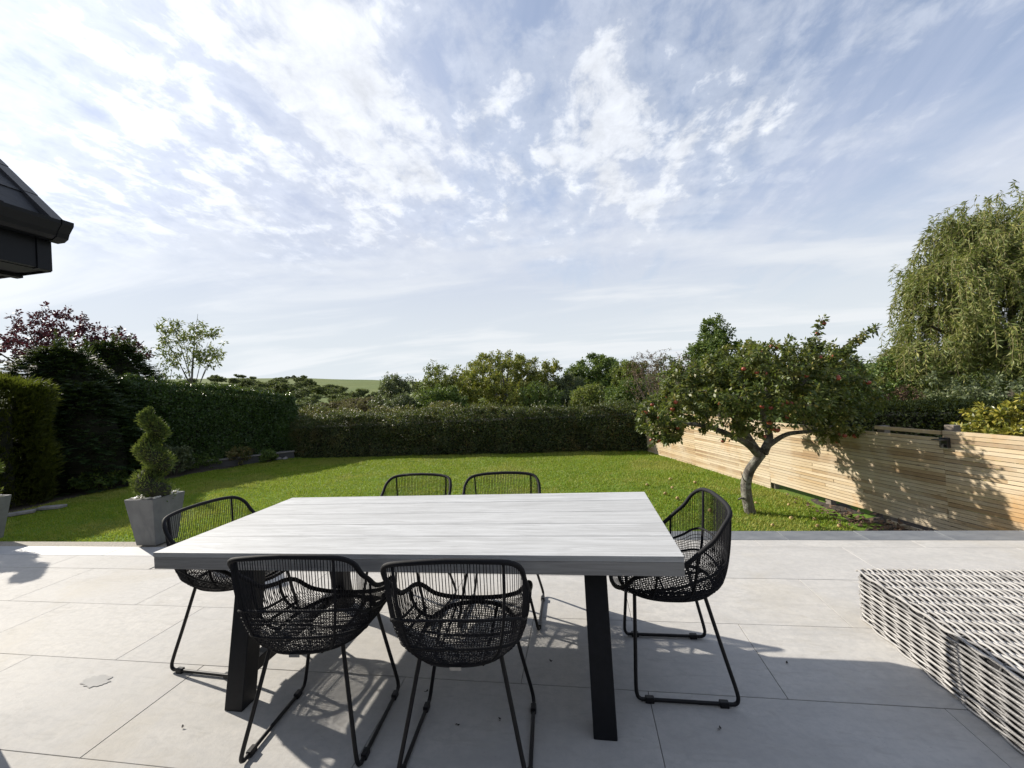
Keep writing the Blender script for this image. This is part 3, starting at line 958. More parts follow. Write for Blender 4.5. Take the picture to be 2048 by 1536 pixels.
# ------------------------------------------------------------------ dining table
def build_table():
    t = empty('dining_table', (-0.886, 2.240, 0))
    tag(t, 'long dining table with whitewashed plank top and black splayed legs', 'table')
    hx, hy = 1.262, 0.505
    zt = 0.762
    ys = [-0.505, -0.278, -0.098, 0.100, 0.320, 0.505]
    for i in range(5):
        mb = MB(); mb.box(-hx, hx, ys[i] + (0.0019 if i else 0), ys[i + 1] - (0.0019 if i < 4 else 0), zt - 0.024, zt)
        o = mb.build('plank', M['table_wood'], t, bevel=0.0012)
        o.location.z = random.uniform(-0.0005, 0.0005)
    # thick edge boards just under the planks
    for (a, c, d, e, nm) in ((-hx + 0.001, hx - 0.001, -hy + 0.001, -hy + 0.055, 'edge_board'), (-hx + 0.001, hx - 0.001, hy - 0.055, hy - 0.001, 'edge_board'),
                             (-hx + 0.001, -hx + 0.055, -hy + 0.056, hy - 0.056, 'edge_board'), (hx - 0.055, hx - 0.001, -hy + 0.056, hy - 0.056, 'edge_board')):
        mb = MB(); mb.box(a, c, d, e, 0.680, zt - 0.0245); mb.build(nm, M['table_wood_edge'], t, bevel=0.002)
    # legs
    for lx in (-0.851, 0.908):
        for s in (-1, 1):
            yf, yt = 0.46, 0.33
            mb = MB()
            w, d = 0.049, 0.045
            mb.hexa([(lx - w, s * yf - d, 0.0), (lx + w, s * yf - d, 0.0), (lx + w, s * yf + d, 0.0), (lx - w, s * yf + d, 0.0),
                     (lx - w, s * yt - d, 0.72), (lx + w, s * yt - d, 0.72), (lx + w, s * yt + d, 0.72), (lx - w, s * yt + d, 0.72)])
            mb.build('leg', M['table_frame'], t, bevel=0.004)
        mb = MB(); mb.box(lx - 0.03, lx + 0.03, -0.40, 0.40, 0.11, 0.17); mb.build('stretcher', M['table_frame'], t, bevel=0.003)
        mb = MB(); mb.box(lx - 0.045, lx + 0.045, -0.44, 0.44, 0.695, 0.735); mb.build('crossbar', M['table_frame'], t)


mt_, b_, p_, o_ = new_mat('table_wood_edge')
_v = b_.node('ShaderNodeTexCoord').outputs['Object']
_n = b_.noise(b_.mapping(_v, scale=(1.2, 20, 26)), 1.5, 8, 0.65, 1.2)
b_.set(p_.inputs['Base Color'], b_.ramp(_n, [(0.3, (0.20, 0.195, 0.19)), (0.68, (0.33, 0.325, 0.315))]))
p_.inputs['Roughness'].default_value = 0.6
bump(b_, p_, _n, 0.001)
build_table()

# ------------------------------------------------------------------ chairs
def build_chair():
    c = empty('rope_chair')
    # keyframes: angle (deg from the back), rim x, y, z
    keys = [(0, 0, -0.270, 0.868), (22, 0.132, -0.268, 0.863), (38, 0.228, -0.248, 0.848), (50, 0.264, -0.206, 0.808), (62, 0.271, -0.165, 0.752), (78, 0.273, -0.105, 0.700),
            (95, 0.272, -0.03, 0.638), (112, 0.274, 0.06, 0.606), (126, 0.270, 0.135, 0.592), (136, 0.250, 0.190, 0.566), (146, 0.207, 0.235, 0.505), (158, 0.14, 0.265, 0.472), (170, 0.06, 0.281, 0.457), (180, 0, 0.284, 0.455)]
    ka = np.array([k[0] for k in keys], float)
    dense = spline(np.array([[k[1], k[2], k[3]] for k in keys]), 10)
    da = spline(np.array([[a, 0, 0] for a in ka]), 10)[:, 0]
    def rim(th):
        a = np.abs(th); s = np.sign(th)
        s = np.where(s == 0, 1, s)
        return np.stack([np.interp(a, da, dense[:, 0]) * s, np.interp(a, da, dense[:, 1]), np.interp(a, da, dense[:, 2])], -1)
    def ring(th):
        t = np.radians(th)
        sx, cy = np.sin(t), -np.cos(t)
        x = 0.200 * np.sign(sx) * np.abs(sx) ** 0.8
        y = 0.015 + 0.225 * np.sign(cy) * np.abs(cy) ** 0.85
        return np.stack([x, y, 0.450 + 0.006 * np.cos(2 * t)], -1)
    def shell(th, v):
        th = np.atleast_1d(np.asarray(th, float)); v = np.atleast_1d(np.asarray(v, float))
        th, v = np.broadcast_arrays(th, v)
        Bq, Rq = ring(th), rim(th)
        Cq = np.stack([Bq[:, 0] + (Rq[:, 0] - Bq[:, 0]) * 0.95, Bq[:, 1] + (Rq[:, 1] - Bq[:, 1]) * 0.80, Bq[:, 2] + (Rq[:, 2] - Bq[:, 2]) * 0.12], -1)
        v = v[:, None]
        return (1 - v) ** 2 * Bq + 2 * v * (1 - v) * Cq + v ** 2 * Rq
    A = np.linspace(-180, 180, 97)[:-1]
    MB().tube(rim(A), 0.0105, 8, closed=True).build('rim', M['rope_black'], c, True)
    MB().tube(ring(A), 0.0095, 6, closed=True).build('seat_ring', M['rope_black'], c, True)
    # ribs up the shell
    vv = np.linspace(0.0, 1.0, 14)
    for a in (-118, -82, -34, 34, 82, 118):
        MB().tube(shell(a, vv), 0.0062, 6).build('rib', M['rope_black'], c, True)
    for v, lim in ((0.36, 128), (0.64, 122)):
        MB().tube(shell(np.linspace(-lim, lim, 60), v), 0.0062, 6).build('band', M['rope_black'], c, True)
    # vertical cords of the shell
    mb = MB()
    for a in np.concatenate([np.linspace(-44, 44, 46), np.linspace(46, 134, 38), -np.linspace(46, 134, 38)]):
        mb.tube(shell(a + rng.normal() * 0.15, np.linspace(0, 1, 7)), 0.0017, 4, cap=False)
    # woven lower part: cords round the shell
    for k, v in enumerate(np.linspace(0.04, 0.57, 14)):
        th = np.linspace(-132, 132, 90)
        P = shell(th, v)
        rad = norm(np.stack([P[:, 0], P[:, 1] - 0.01, np.zeros(len(P))], 1))
        P = P + rad * (0.0022 * np.where((np.arange(90) + k) % 2, 1, -1))[:, None]
        mb.tube(P, 0.0017, 4, cap=False)
    # front lip of the seat
    for a in np.concatenate([np.linspace(136, 180, 22), -np.linspace(136, 178, 22)]):
        mb.tube(shell(a, np.linspace(0, 1, 4)), 0.0019, 4, cap=False)
    tag(mb.build('woven_cords', M['cord_grey'], c), kind='stuff')
    # seat net
    mb = MB()
    poly = ring(np.linspace(-180, 180, 200))
    def sag(x, y):
        r2 = (x / 0.205) ** 2 + ((y - 0.015) / 0.225) ** 2
        return 0.452 - 0.022 * np.clip(1 - r2, 0, 1)
    for k, x in enumerate(np.linspace(-0.196, 0.196, 36)):
        yy = poly[np.abs(poly[:, 0] - x) < 0.008][:, 1]
        if len(yy) < 2: continue
        y = np.linspace(yy.min(), yy.max(), 24)
        z = sag(np.full(24, x), y) + 0.0022 * np.where((np.arange(24) + k) % 2, 1, -1)
        mb.tube(np.stack([np.full(24, x), y, z], 1), 0.0020, 4, cap=False)
    for k, y in enumerate(np.linspace(-0.205, 0.235, 38)):
        xx = poly[np.abs(poly[:, 1] - y) < 0.008][:, 0]
        if len(xx) < 2: continue
        x = np.linspace(xx.min(), xx.max(), 12)
        mb.tube(np.stack([x, np.full(12, y), sag(x, np.full(12, y))], 1), 0.0020, 4, cap=False)
    tag(mb.build('seat_net', M['cord_grey'], c), kind='stuff')
    for x in (-0.10, 0.10):
        y = np.linspace(-0.19, 0.225, 12)
        MB().tube(np.stack([np.full(12, x), y, sag(np.full(12, x), y) - 0.008], 1), 0.006, 6).build('seat_rib', M['rope_black'], c, True)
    x = np.linspace(-0.20, 0.20, 12)
    MB().tube(np.stack([x, np.full(12, 0.03), sag(x, np.full(12, 0.03)) - 0.010], 1), 0.006, 6).build('seat_rib', M['rope_black'], c, True)
    # sled legs
    for s in (-1, 1):
        r = 0.0088
        pts = [(s * 0.160, 0.185, 0.448), (s * 0.205, 0.200, 0.230), (s * 0.238, 0.211, 0.075), (s * 0.247, 0.209, 0.030), (s * 0.2495, 0.195, 0.0145), (s * 0.25, 0.165, 0.0125), (s * 0.25, 0.0, 0.0125), (s * 0.25, -0.18, 0.0125),
               (s * 0.2495, -0.212, 0.015), (s * 0.247, -0.226, 0.032), (s * 0.238, -0.222, 0.075), (s * 0.205, -0.185, 0.230), (s * 0.160, -0.135, 0.448)]
        MB().tube(spline(pts, 6), r, 8).build('sled_leg', M['powder_black'], c, True)
        for y in (0.155, -0.165):
            mb = MB(); mb.box(s * 0.25 - 0.0125, s * 0.25 + 0.0125, y - 0.02, y + 0.02, 0.0, 0.026); mb.build('glide', M['powder_black'], c, bevel=0.004)
    mb = MB(); mb.box(-0.022, 0.022, -0.2215, -0.2185, 0.442, 0.454); mb.build('maker_plate', M['steel_tag'], c)
    return c


def build_chairs():
    proto = build_chair()
    spots = [(-1.215, 1.715, 4.0, 'black rope armchair at the near long side, beside the left table leg'),
             (-0.530, 1.690, 4.0, 'black rope armchair at the near long side, between the two table legs'),
             (0.390, 2.212, 90, 'black rope armchair at the table end by the wicker ottoman'),
             (-2.112, 2.205, -93, 'black rope armchair at the table end by the spiral topiary'),
             (-0.580, 2.665, 181, 'black rope armchair on the lawn side, nearer the wicker ottoman'),
             (-1.245, 2.690, 174, 'black rope armchair on the lawn side, nearer the spiral topiary')]
    for i, (x, y, a, lab) in enumerate(spots):
        o = proto if i == 0 else copy_tree(proto)
        o.location = (x, y, 0.0005); o.rotation_euler = (0, 0, R(a))
        tag(o, lab, 'chair', 'rope chairs round the dining table')


build_chairs()

# ------------------------------------------------------------------ wicker ottoman
def build_ottoman():
    x0, x1, y0, y1, H = 1.545, 2.62, 1.70, 2.735, 0.302
    cx, cy = (x0 + x1) / 2, (y0 + y1) / 2
    t = empty('wicker_ottoman', (cx, cy, 0))
    tag(t, 'low square ottoman of grey woven rattan standing on the patio', 'ottoman')
    hx, hy = (x1 - x0) / 2, (y1 - y0) / 2
    mb = MB(); mb.box(-hx + 0.028, hx - 0.028, -hy + 0.028, hy - 0.028, 0.015, H - 0.026); mb.build('inner_frame', M['rattan_core'], t)
    rc = 0.05
    def plan(n):
        # rounded rectangle, arc length parametrised
        pts = []
        for (sx, sy, a0) in ((1, 1, 0), (-1, 1, 90), (-1, -1, 180), (1, -1, 270)):
            for a in np.linspace(a0, a0 + 90, 9):
                pts.append((sx * (hx - rc) + rc * math.cos(R(a)), sy * (hy - rc) + rc * math.sin(R(a))))
        pts.append(pts[0]); P = np.array(pts)
        d = np.concatenate([[0], np.cumsum(np.linalg.norm(np.diff(P, axis=0), axis=1))])
        s = np.linspace(0, d[-1], n + 1)[:-1]
        return np.stack([np.interp(s, d, P[:, 0]), np.interp(s, d, P[:, 1])], 1), s, d[-1]
    nst = 46
    P2, s, per = plan(nst * 8)
    T = np.roll(P2, -1, 0) - np.roll(P2, 1, 0); T /= np.linalg.norm(T, axis=1)[:, None]
    Nn = np.stack([T[:, 1], -T[:, 0]], 1)
    sp = per / nst
    pitch = 0.0132
    mb = MB()
    rows = int((H - 0.035) / pitch)
    for k in range(rows):
        z = 0.008 + k * pitch
        ph = math.pi * (k % 2)
        amp = 0.0068 * np.cos(math.pi * s / sp + ph) + 0.001 * rng.normal()
        ins = 0.0
        zz = z + 0.0012 * np.sin(2 * math.pi * s / per * 3 + k) + 0.0008 * rng.normal(size=len(s)).cumsum() * 0.05
        mb.tube(np.column_stack([P2 + Nn * (amp - ins - 0.008)[:, None], zz]), 0.0056, 5, closed=True)
    tag(mb.build('woven_sides', M['rattan'], t, True), kind='stuff')
    # stakes up the sides, turning over the edge on to the top
    for i in range(nst):
        j = i * 8 + 4
        p = P2[j]; nn = Nn[j]
        prof = [(-0.010, 0.004), (-0.010, H - 0.06), (-0.013, H - 0.030), (-0.026, H - 0.012), (-0.05, H - 0.008)]
        pts = [(p[0] + nn[0] * a, p[1] + nn[1] * a, z) for a, z in prof]
        MB().tube(spline(pts, 4), 0.0052, 5).build('stake', M['rattan_dark'], t, True)
    # top: strands along y over stakes along x, dipping over the rounded edges
    mb = MB()
    nstr = int((2 * hx - 0.02) / pitch)
    for k in range(nstr):
        x = -hx + 0.012 + k * pitch
        edge = min(x + hx, hx - x)
        drop = 0.0 if edge > 0.035 else 0.030 - math.sqrt(max(0, 0.035 ** 2 - (0.035 - edge) ** 2)) * 0.030 / 0.035
        y = np.linspace(-hy + 0.012, hy - 0.012, 26 * 4)
        ey = np.minimum(y + hy, hy - y)
        dy = np.where(ey > 0.035, 0, 0.030 - np.sqrt(np.clip(0.035 ** 2 - (0.035 - np.clip(ey, 0, 0.035)) ** 2, 0, None)) * 0.030 / 0.035)
        w = 0.0072 * np.cos(math.pi * y / (2 * hy / 13.0) + math.pi * (k % 2))
        z = H - 0.010 - drop - dy + w + 0.0008 * rng.normal()
        xx = x + 0.0016 * np.sin(y * 9 + k * 0.7) + 0.0008 * rng.normal()
        mb.tube(np.stack([xx, y, z], 1), 0.0056, 5)
    tag(mb.build('woven_top', M['rattan'], t, True), kind='stuff')
    for i in range(13):
        y = -hy + (2 * hy) * (i + 0.5) / 13
        MB().tube([(-hx + 0.03, y, H - 0.012), (0, y, H - 0.009), (hx - 0.03, y, H - 0.012)], 0.0052, 5).build('stake', M['rattan_dark'], t, True)
    # wrapped edge binding with paired ties
    # rolled border along the edge
    mb = MB()
    Pb, sb, _ = plan(160)
    for off, zz in ((-0.010, H - 0.016),):
        Tb = np.roll(Pb, -1, 0) - np.roll(Pb, 1, 0); Tb /= np.linalg.norm(Tb, axis=1)[:, None]
        Nb = np.stack([Tb[:, 1], -Tb[:, 0]], 1)
        mb.tube(np.column_stack([Pb + Nb * off, np.full(len(Pb), zz)]), 0.0052, 6, closed=True)
    mb.build('border', M['rattan'], t, True)


build_ottoman()

# ------------------------------------------------------------------ planters and topiary
def build_planters():
    def planter(x, y, lab):
        t = empty('planter', (x, y, 0))
        tag(t, lab, 'planter', 'tapered concrete planters')
        b, w, H, th = 0.125, 0.185, 0.515, 0.022
        mb = MB()
        def ring(h, z): return [(-h, -h, z), (h, -h, z), (h, h, z), (-h, h, z)]
        V = ring(b, 0) + ring(w, H) + ring(w - th, H) + ring(b - th + 0.02, 0.35)
        F = [(0, 3, 2, 1)]
        for l in (0, 4, 8):
            for k in range(4):
                F.append((l + k, l + (k + 1) % 4, l + 4 + (k + 1) % 4, l + 4 + k))
        mb.add(V, F)
        mb.build('pot', M['planter'], t, bevel=0.004)
        h = 0.146
        mobj('soil', [(-h, -h, H - 0.015), (h, -h, H - 0.015), (h, h, H - 0.015), (-h, h, H - 0.015)], [(0, 1, 2, 3)], M['soil'], t)
        # white pebbles
        mb = MB()
        for k in range(150):
            px, py = rng.uniform(-0.15, 0.15, 2)
            s = rng.uniform(0.012, 0.024)
            ph = np.linspace(0, math.pi, 6); rr = np.sin(ph) * s; zz = -np.cos(ph) * s * 0.6
            a0 = rng.random() * 6
            V = []
            for r_, z_ in zip(rr, zz):
                for q in range(7):
                    a = a0 + q * 2 * math.pi / 7
                    V.append((px + r_ * math.cos(a), py + r_ * 0.8 * math.sin(a), H - 0.004 + z_ + 0.028 * rng.random() ** 2 * 0 + s * 0.45))
            F = [(i * 7 + j, i * 7 + (j + 1) % 7, (i + 1) * 7 + (j + 1) % 7, (i + 1) * 7 + j) for i in range(5) for j in range(7)]
            mb.add(V, F)
        p = mb.build('white_pebbles', M['pebble'], None, True)
        p.location = (x, y, 0)
        tag(p, 'white pebbles covering the soil of ' + ('the planter with the spiral topiary' if x > -6 else 'the planter by the golden conifer'), 'pebbles', kind='stuff')
        return t
    planter(-4.755, 3.895, 'tapered grey concrete planter holding the spiral topiary')
    planter(-7.30, 3.895, 'tapered grey concrete planter on the patio edge toward the golden conifer hedge')

    def topiary(x, y, lab):
        t = empty('spiral_topiary', (x, y, 0.47))
        tag(t, lab, 'topiary', 'clipped spiral conifers')
        MB().tube([(0, 0, 0), (0.005, 0, 0.5), (0, 0, 1.0)], [0.018, 0.014, 0.006], 6).build('stem', M['bark_dark'], t, True)
        # a rope of foliage winding up, thinner to the top
        n = 9000
        s = rng.random(n) ** 0.85
        turns = 2.55
        def axis(s):
            a = -2 * math.pi * turns * s + 0.2
            rad = 0.088 * (1 - 0.55 * s)
            return np.stack([rad * np.cos(a), rad * np.sin(a), 0.07 + 0.93 * s], 1)
        C0 = axis(s)
        rr = 0.132 * (1 - 0.52 * s) * np.clip((1.04 - s) * 7, 0.35, 1)
        d = unit(n)
        dep = 1 - 0.35 * rng.random(n) ** 2
        off = d * (rr * dep)[:, None]; off[:, 2] *= 0.80
        P = C0 + off
        P += d * (0.022 * vnoise(P, 12) + 0.016 * vnoise(P, 30))[:, None]
        D = d + np.array([0, 0, 0.55]) + unit(n) * 0.5
        V, F = [], []
        vs, fs = leaf_arrays(P, D, rng.uniform(0.022, 0.055, n), rng.uniform(0.007, 0.015, n))
        mobj('foliage', vs, fs, M['leaf_topiary'], t)
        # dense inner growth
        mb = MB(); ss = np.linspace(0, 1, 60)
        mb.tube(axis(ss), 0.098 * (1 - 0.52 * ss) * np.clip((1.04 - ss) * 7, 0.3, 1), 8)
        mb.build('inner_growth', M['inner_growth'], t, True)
    topiary(-4.755, 3.895, 'green spiral clipped conifer growing in the planter behind the table end')
    topiary(-7.30, 3.895, 'green spiral clipped conifer growing in the planter toward the golden conifer hedge')


build_planters()

# ------------------------------------------------------------------ hedges
def hedge(name, label, cat, A, B, thick, z0, z1, n, leaf, mat, bumpa=0.10, topvar=0.08, shoots=0, ground_follow=False, spray=False, slope=None, core=0.16, depth=0.10, bottom=0.0, rnd=0.22):
    """clipped or rough hedge from A to B; its face (local -y) looks at the viewer's side"""
    A = np.array(A, float); B = np.array(B, float)
    Lh = np.linalg.norm(B - A); ang = math.atan2(*(B - A)[::-1])
    t = empty(name, (A[0], A[1], 0), ang)
    tag(t, label, cat)
    H = z1 - z0
    areas = np.array([Lh * H, Lh * thick, Lh * H * 0.35, thick * H, thick * H])
    face = rng.choice(5, n, p=areas / areas.sum())
    u = rng.random(n) * Lh; w = rng.random(n) * thick; h = rng.random(n) * H
    P = np.stack([u, w, h], 1); Nn = np.zeros((n, 3))
    P[face == 0, 1] = 0; Nn[face == 0, 1] = -1
    P[face == 1, 2] = H; Nn[face == 1, 2] = 1
    P[face == 2, 1] = thick; Nn[face == 2, 1] = 1
    P[face == 3, 0] = 0; Nn[face == 3, 0] = -1
    P[face == 4, 0] = Lh; Nn[face == 4, 0] = 1
    # round the upper edges
    r = min(rnd, thick * 0.3, H * 0.3)
    for ax, lo, hi in ((1, 0, thick), (0, 0, Lh)):
        for e, sgn in ((lo, 1), (hi, -1)):
            dd = np.abs(P[:, ax] - e); dz = H - P[:, 2]
            near = (dd < r) & (dz < r)
            vx = r - dd; vz = r - dz
            l = np.sqrt(vx ** 2 + vz ** 2) + 1e-6
            k = np.where(near & (l > r), r / l, 1.0)
            P[:, ax] = np.where(near, e + sgn * (r - vx * k), P[:, ax]); P[:, 2] = np.where(near, H - (r - vz * k), P[:, 2])
    off = bumpa * vnoise(P + np.array([A[0], 3.3, 0]), 1.7) + 0.5 * bumpa * vnoise(P, 4.5)
    dep = rng.exponential(depth * 0.45, n)
    dep = np.where(rng.random(n) < 0.12, -0.05 * rng.random(n), dep)
    P = P + Nn * (off - dep)[:, None]
    tv = topvar * vnoise(np.stack([u, u * 0, u * 0], 1), 0.9) + topvar * 0.5 * vnoise(np.stack([u, w, u * 0], 1), 3.1)
    P[:, 2] += tv * np.clip(P[:, 2] / H, 0, 1)
    if slope is not None: P[:, 2] += slope * (P[:, 0] / Lh) * np.clip(P[:, 2] / H, 0, 1)
    P[:, 2] += z0
    D = Nn * 0.7 + unit(n) + np.array([0, 0, 0.25])
    Nl = norm(Nn + unit(n) * 0.8 + np.array([0, 0, 0.3]))
    if spray:
        # feathery sprays: a few thin leaflets fanning from each point
        k = 5
        base = np.repeat(P, k, 0); dd = norm(np.repeat(Nn * 1.0 + unit(n) * 0.45 + np.array([0, 0, spray]), k, 0) + unit(n * k) * 0.35)
        V, F = leaf_arrays(base, dd, leaf[0] * rng.uniform(0.6, 1.3, n * k), leaf[1] * rng.uniform(0.7, 1.3, n * k), flop=0.15)
    else:
        V, F = leaf_arrays(P, D, leaf[0] * rng.uniform(0.65, 1.3, n), leaf[1] * rng.uniform(0.7, 1.2, n), Nl, flop=0.12)
    if shoots:
        vs = []
        for _ in range(shoots):
            b0 = np.array([rng.random() * Lh, rng.random() * thick * 0.8, 0.0])
            b0[2] = z0 + H + (slope or 0) * b0[0] / Lh - 0.06
            ln = rng.uniform(0.10, 0.34); dr = norm(np.array([[rng.normal() * 0.35, rng.normal() * 0.35, 1.0]]))[0]
            q = int(ln / 0.022); tt = rng.random(q)
            Ps = b0 + dr * (tt * ln)[:, None]
            v_, f_ = leaf_arrays(Ps, unit(q) + np.array([0, 0, 0.5]), leaf[0] * rng.uniform(0.6, 1.2, q), leaf[1])
            vs.append(v_)
        vs = np.concatenate(vs)
        V = np.concatenate([V, vs]); F = np.arange(len(V)).reshape(-1, 4)
    mobj('foliage', V, F, M[mat] if isinstance(mat, str) else mat, t)
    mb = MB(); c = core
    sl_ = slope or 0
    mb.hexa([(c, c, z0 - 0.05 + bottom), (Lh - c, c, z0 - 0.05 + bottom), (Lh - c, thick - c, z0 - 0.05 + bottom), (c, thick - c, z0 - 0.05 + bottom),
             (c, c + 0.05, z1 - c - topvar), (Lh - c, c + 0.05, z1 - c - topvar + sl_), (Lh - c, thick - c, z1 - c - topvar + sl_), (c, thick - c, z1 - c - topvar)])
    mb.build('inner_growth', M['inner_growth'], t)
    return t


def build_hedges():
    hedge('boundary_hedge', 'dark trimmed mixed hedge across the far end of the lawn', 'hedge', (-10.6, 12.95), (1.95, 12.02), 1.35, LAWN - 0.08, 0.80, 90000, (0.060, 0.036), 'leaf_hedge', 0.16, 0.13, 260)
    hedge('bramble_bank', 'sprawling yellow green bramble thicket behind the trimmed boundary hedge', 'hedge', (-13.2, 14.7), (-3.2, 14.2), 2.0, -0.7, 0.93, 42000, (0.075, 0.048), 'leaf_bramble', 0.22, 0.20, 200, slope=-0.22)
    hedge('laurel_hedge', 'tall clipped bright green hedge above the grey retaining wall', 'hedge', (-13.4, 9.95), (-9.95, 13.05), 1.7, -0.22, 2.48, 60000, (0.075, 0.036), 'leaf_laurel', 0.10, 0.07, 90, slope=-0.80)
    hedge('golden_conifer_hedge', 'clipped conifer hedge with golden green tips at the lawn corner', 'hedge', (-13.5, 3.6), (-12.0, 7.6), 2.2, LAWN, 2.34, 16000, (0.15, 0.020), 'leaf_golden', 0.20, 0.14, 0, spray=0.55, depth=0.16, rnd=0.5, core=0.5)
    hedge('yew_hedge', 'flat topped dark clipped hedge behind the slatted fence', 'hedge', (4.30, 9.55), (7.6, 6.05), 1.2, -0.7, 0.76, 46000, (0.058, 0.026), 'leaf_yew', 0.035, 0.015, 0, depth=0.06)
    # the retaining wall under the tall hedge
    A = np.array([-13.3, 9.75]); B = np.array([-9.9, 12.85]); ang = math.atan2(*(B - A)[::-1]); Lw = np.linalg.norm(B - A)
    w = empty('retaining_wall', (A[0], A[1], 0), ang)
    tag(w, 'low grey rendered retaining wall under the tall clipped hedge', 'wall')
    mb = MB(); mb.box(0, Lw, 0.0, 0.22, LAWN - 0.1, -0.27); mb.build('wall_face', M['render_wall'], w)
    mb = MB(); mb.box(-0.02, Lw + 0.02, -0.03, 0.25, -0.269, -0.23); mb.build('wall_cap', M['stone_grey'], w, bevel=0.006)


build_hedges()

# ------------------------------------------------------------------ trees
def grow(start_paths, targets, r_tip=0.004, seg=5, sag=0.0, wob=0.08, thick=1.0):
    """limbs are given; every target is joined to the nearest node by a wavy twig"""
    nodes = []; tubes = []
    for path, r0, r1 in start_paths:
        P = spline(path, 6)
        rad = np.linspace(r0, r1, len(P))
        tubes.append((P, rad))
        for p, r in list(zip(P, rad))[len(P) // 3:]:
            nodes.append((p, r))
    npos = np.array([n[0] for n in nodes]); nr = [n[1] for n in nodes]
    cen = npos.mean(0)
    targets = targets[np.argsort(np.linalg.norm(targets - cen, axis=1))]
    twigs = []
    for T in targets:
        d = np.linalg.norm(npos - T, axis=1)
        i = int(np.argmin(d)); p0 = npos[i]; L = d[i]
        if L < 1e-4: continue
        t = np.linspace(0, 1, seg + 1)[:, None]
        P = p0 + (T - p0) * t
        P[1:-1] += rng.normal(size=(seg - 1, 3)) * wob * L
        P[:, 2] += sag * L * np.sin(t[:, 0] * math.pi)
        r0 = min(nr[i] * 0.7, 0.012 * thick + 0.014 * L * thick)
        rad = np.linspace(r0, r_tip, seg + 1)
        tubes.append((P, rad)); twigs.append(P)
        npos = np.vstack([npos, P[2:]]); nr += list(rad[2:])
    return tubes, twigs


def tubes_mesh(tubes, sides_big=7):
    mb = MB()
    for P, rad in tubes:
        s = sides_big if rad[0] > 0.03 else (4 if rad[0] > 0.008 else 3)
        mb.tube(P, rad, s, cap=False)
    return mb


def twig_leaves(twigs, per, L, W, droop=0.2, spread=0.05, frac=0.75, cluster=1):
    Ps, Ds = [], []
    for P in twigs:
        n = max(2, int(per * rng.uniform(0.6, 1.4)))
        t = (1 - frac) + frac * rng.random(n) ** 0.8
        k = t * (len(P) - 1); i = np.minimum(k.astype(int), len(P) - 2); f = (k - i)[:, None]
        q = P[i] * (1 - f) + P[i + 1] * f
        dr = norm(P[i + 1] - P[i])
        o = unit(n)
        Ps.append(q + o * spread * rng.random((n, 1)))
        Ds.append(dr * 0.6 + o + np.array([0, 0, -droop]))
    P = np.concatenate(Ps); D = np.concatenate(Ds); n = len(P)
    return leaf_arrays(P, D, L * rng.uniform(0.65, 1.25, n), W * rng.uniform(0.7, 1.2, n), norm(unit(n) * 0.8 + np.array([0, 0, 0.7])), flop=0.15)


def crown_points(n, lobes, shell=0.55):
    """points in the outer part of a union of ellipsoid lobes (cx,cy,cz,rx,ry,rz)"""
    lobes = np.array(lobes, float)
    w = (lobes[:, 3] * lobes[:, 4] * lobes[:, 5]) ** 0.7
    k = rng.choice(len(lobes), n, p=w / w.sum())
    r = shell + (1 - shell) * rng.random(n) ** 0.6
    return lobes[k, :3] + unit(n) * r[:, None] * lobes[k, 3:6]


def tree(name, label, cat, base, limbs, lobes, ntarg, per, leaf, lmat, bmat, group=None, r_tip=0.004, spread=0.06, shell=0.5, wob=0.08, thick=1.0, droop=0.2):
    t = empty(name, base); tag(t, label, cat, group)
    T = crown_points(ntarg, lobes, shell)
    tubes, twigs = grow(limbs, T, r_tip, wob=wob, thick=thick)
    tubes_mesh(tubes).build('trunk', M[bmat], t, True)
    V, F = twig_leaves(twigs, per, leaf[0], leaf[1], droop, spread)
    mobj('crown', V, F, M[lmat], t)
    return t, tubes, twigs


def round_tree(name, label, x, y, top, w, lmat, n=260, per=34, leaf=(0.13, 0.085), bmat='bark_dark', cat='tree', nl=9, low=0.25, group=None, seed_h=None, stems=1, shell=0.45):
    z0 = float(gz(x, y)) - 0.05
    H = top - z0; R0 = w / 2
    limbs = []
    for s in range(stems):
        ox = (s - (stems - 1) / 2) * 0.25
        limbs.append(([(ox, 0, 0), (ox * 1.5 + 0.05, 0.03, H * 0.25), (ox * 2 + rng.normal() * 0.1, rng.normal() * 0.1, H * 0.55), (ox * 2.5, 0, H * 0.8)], 0.035 * H + 0.02, 0.02))
    for k in range(6):
        a = k * 1.05 + rng.random(); rr = R0 * rng.uniform(0.45, 0.75)
        limbs.append(([(0, 0, H * 0.22), (rr * 0.4 * math.cos(a), rr * 0.4 * math.sin(a), H * 0.42), (rr * math.cos(a), rr * math.sin(a), H * rng.uniform(0.5, 0.8))], 0.018 * H, 0.012))
    lobes = [(0, 0, H * (0.55 + low * 0.2), R0 * 0.72, R0 * 0.72, H * 0.40)]
    for k in range(nl):
        a = k * 2 * math.pi / nl + rng.random() * 0.6; e = rng.uniform(0.25, 0.95)
        rr = R0 * 0.64 * math.sqrt(max(0.05, 1 - (e - 0.45) ** 2 * 1.8))
        lobes.append((rr * math.cos(a), rr * math.sin(a), H * (low + (0.86 - low) * e), R0 * rng.uniform(0.34, 0.48), R0 * rng.uniform(0.34, 0.48), H * rng.uniform(0.13, 0.20)))
    lobes.append((0, 0, H * 0.84, R0 * 0.4, R0 * 0.4, H * 0.15))
    return tree(name, label, cat, (x, y, z0), limbs, lobes, int(n * 1.5), int(per * 1.55), leaf, lmat, bmat, group, 0.008, 0.22, shell)


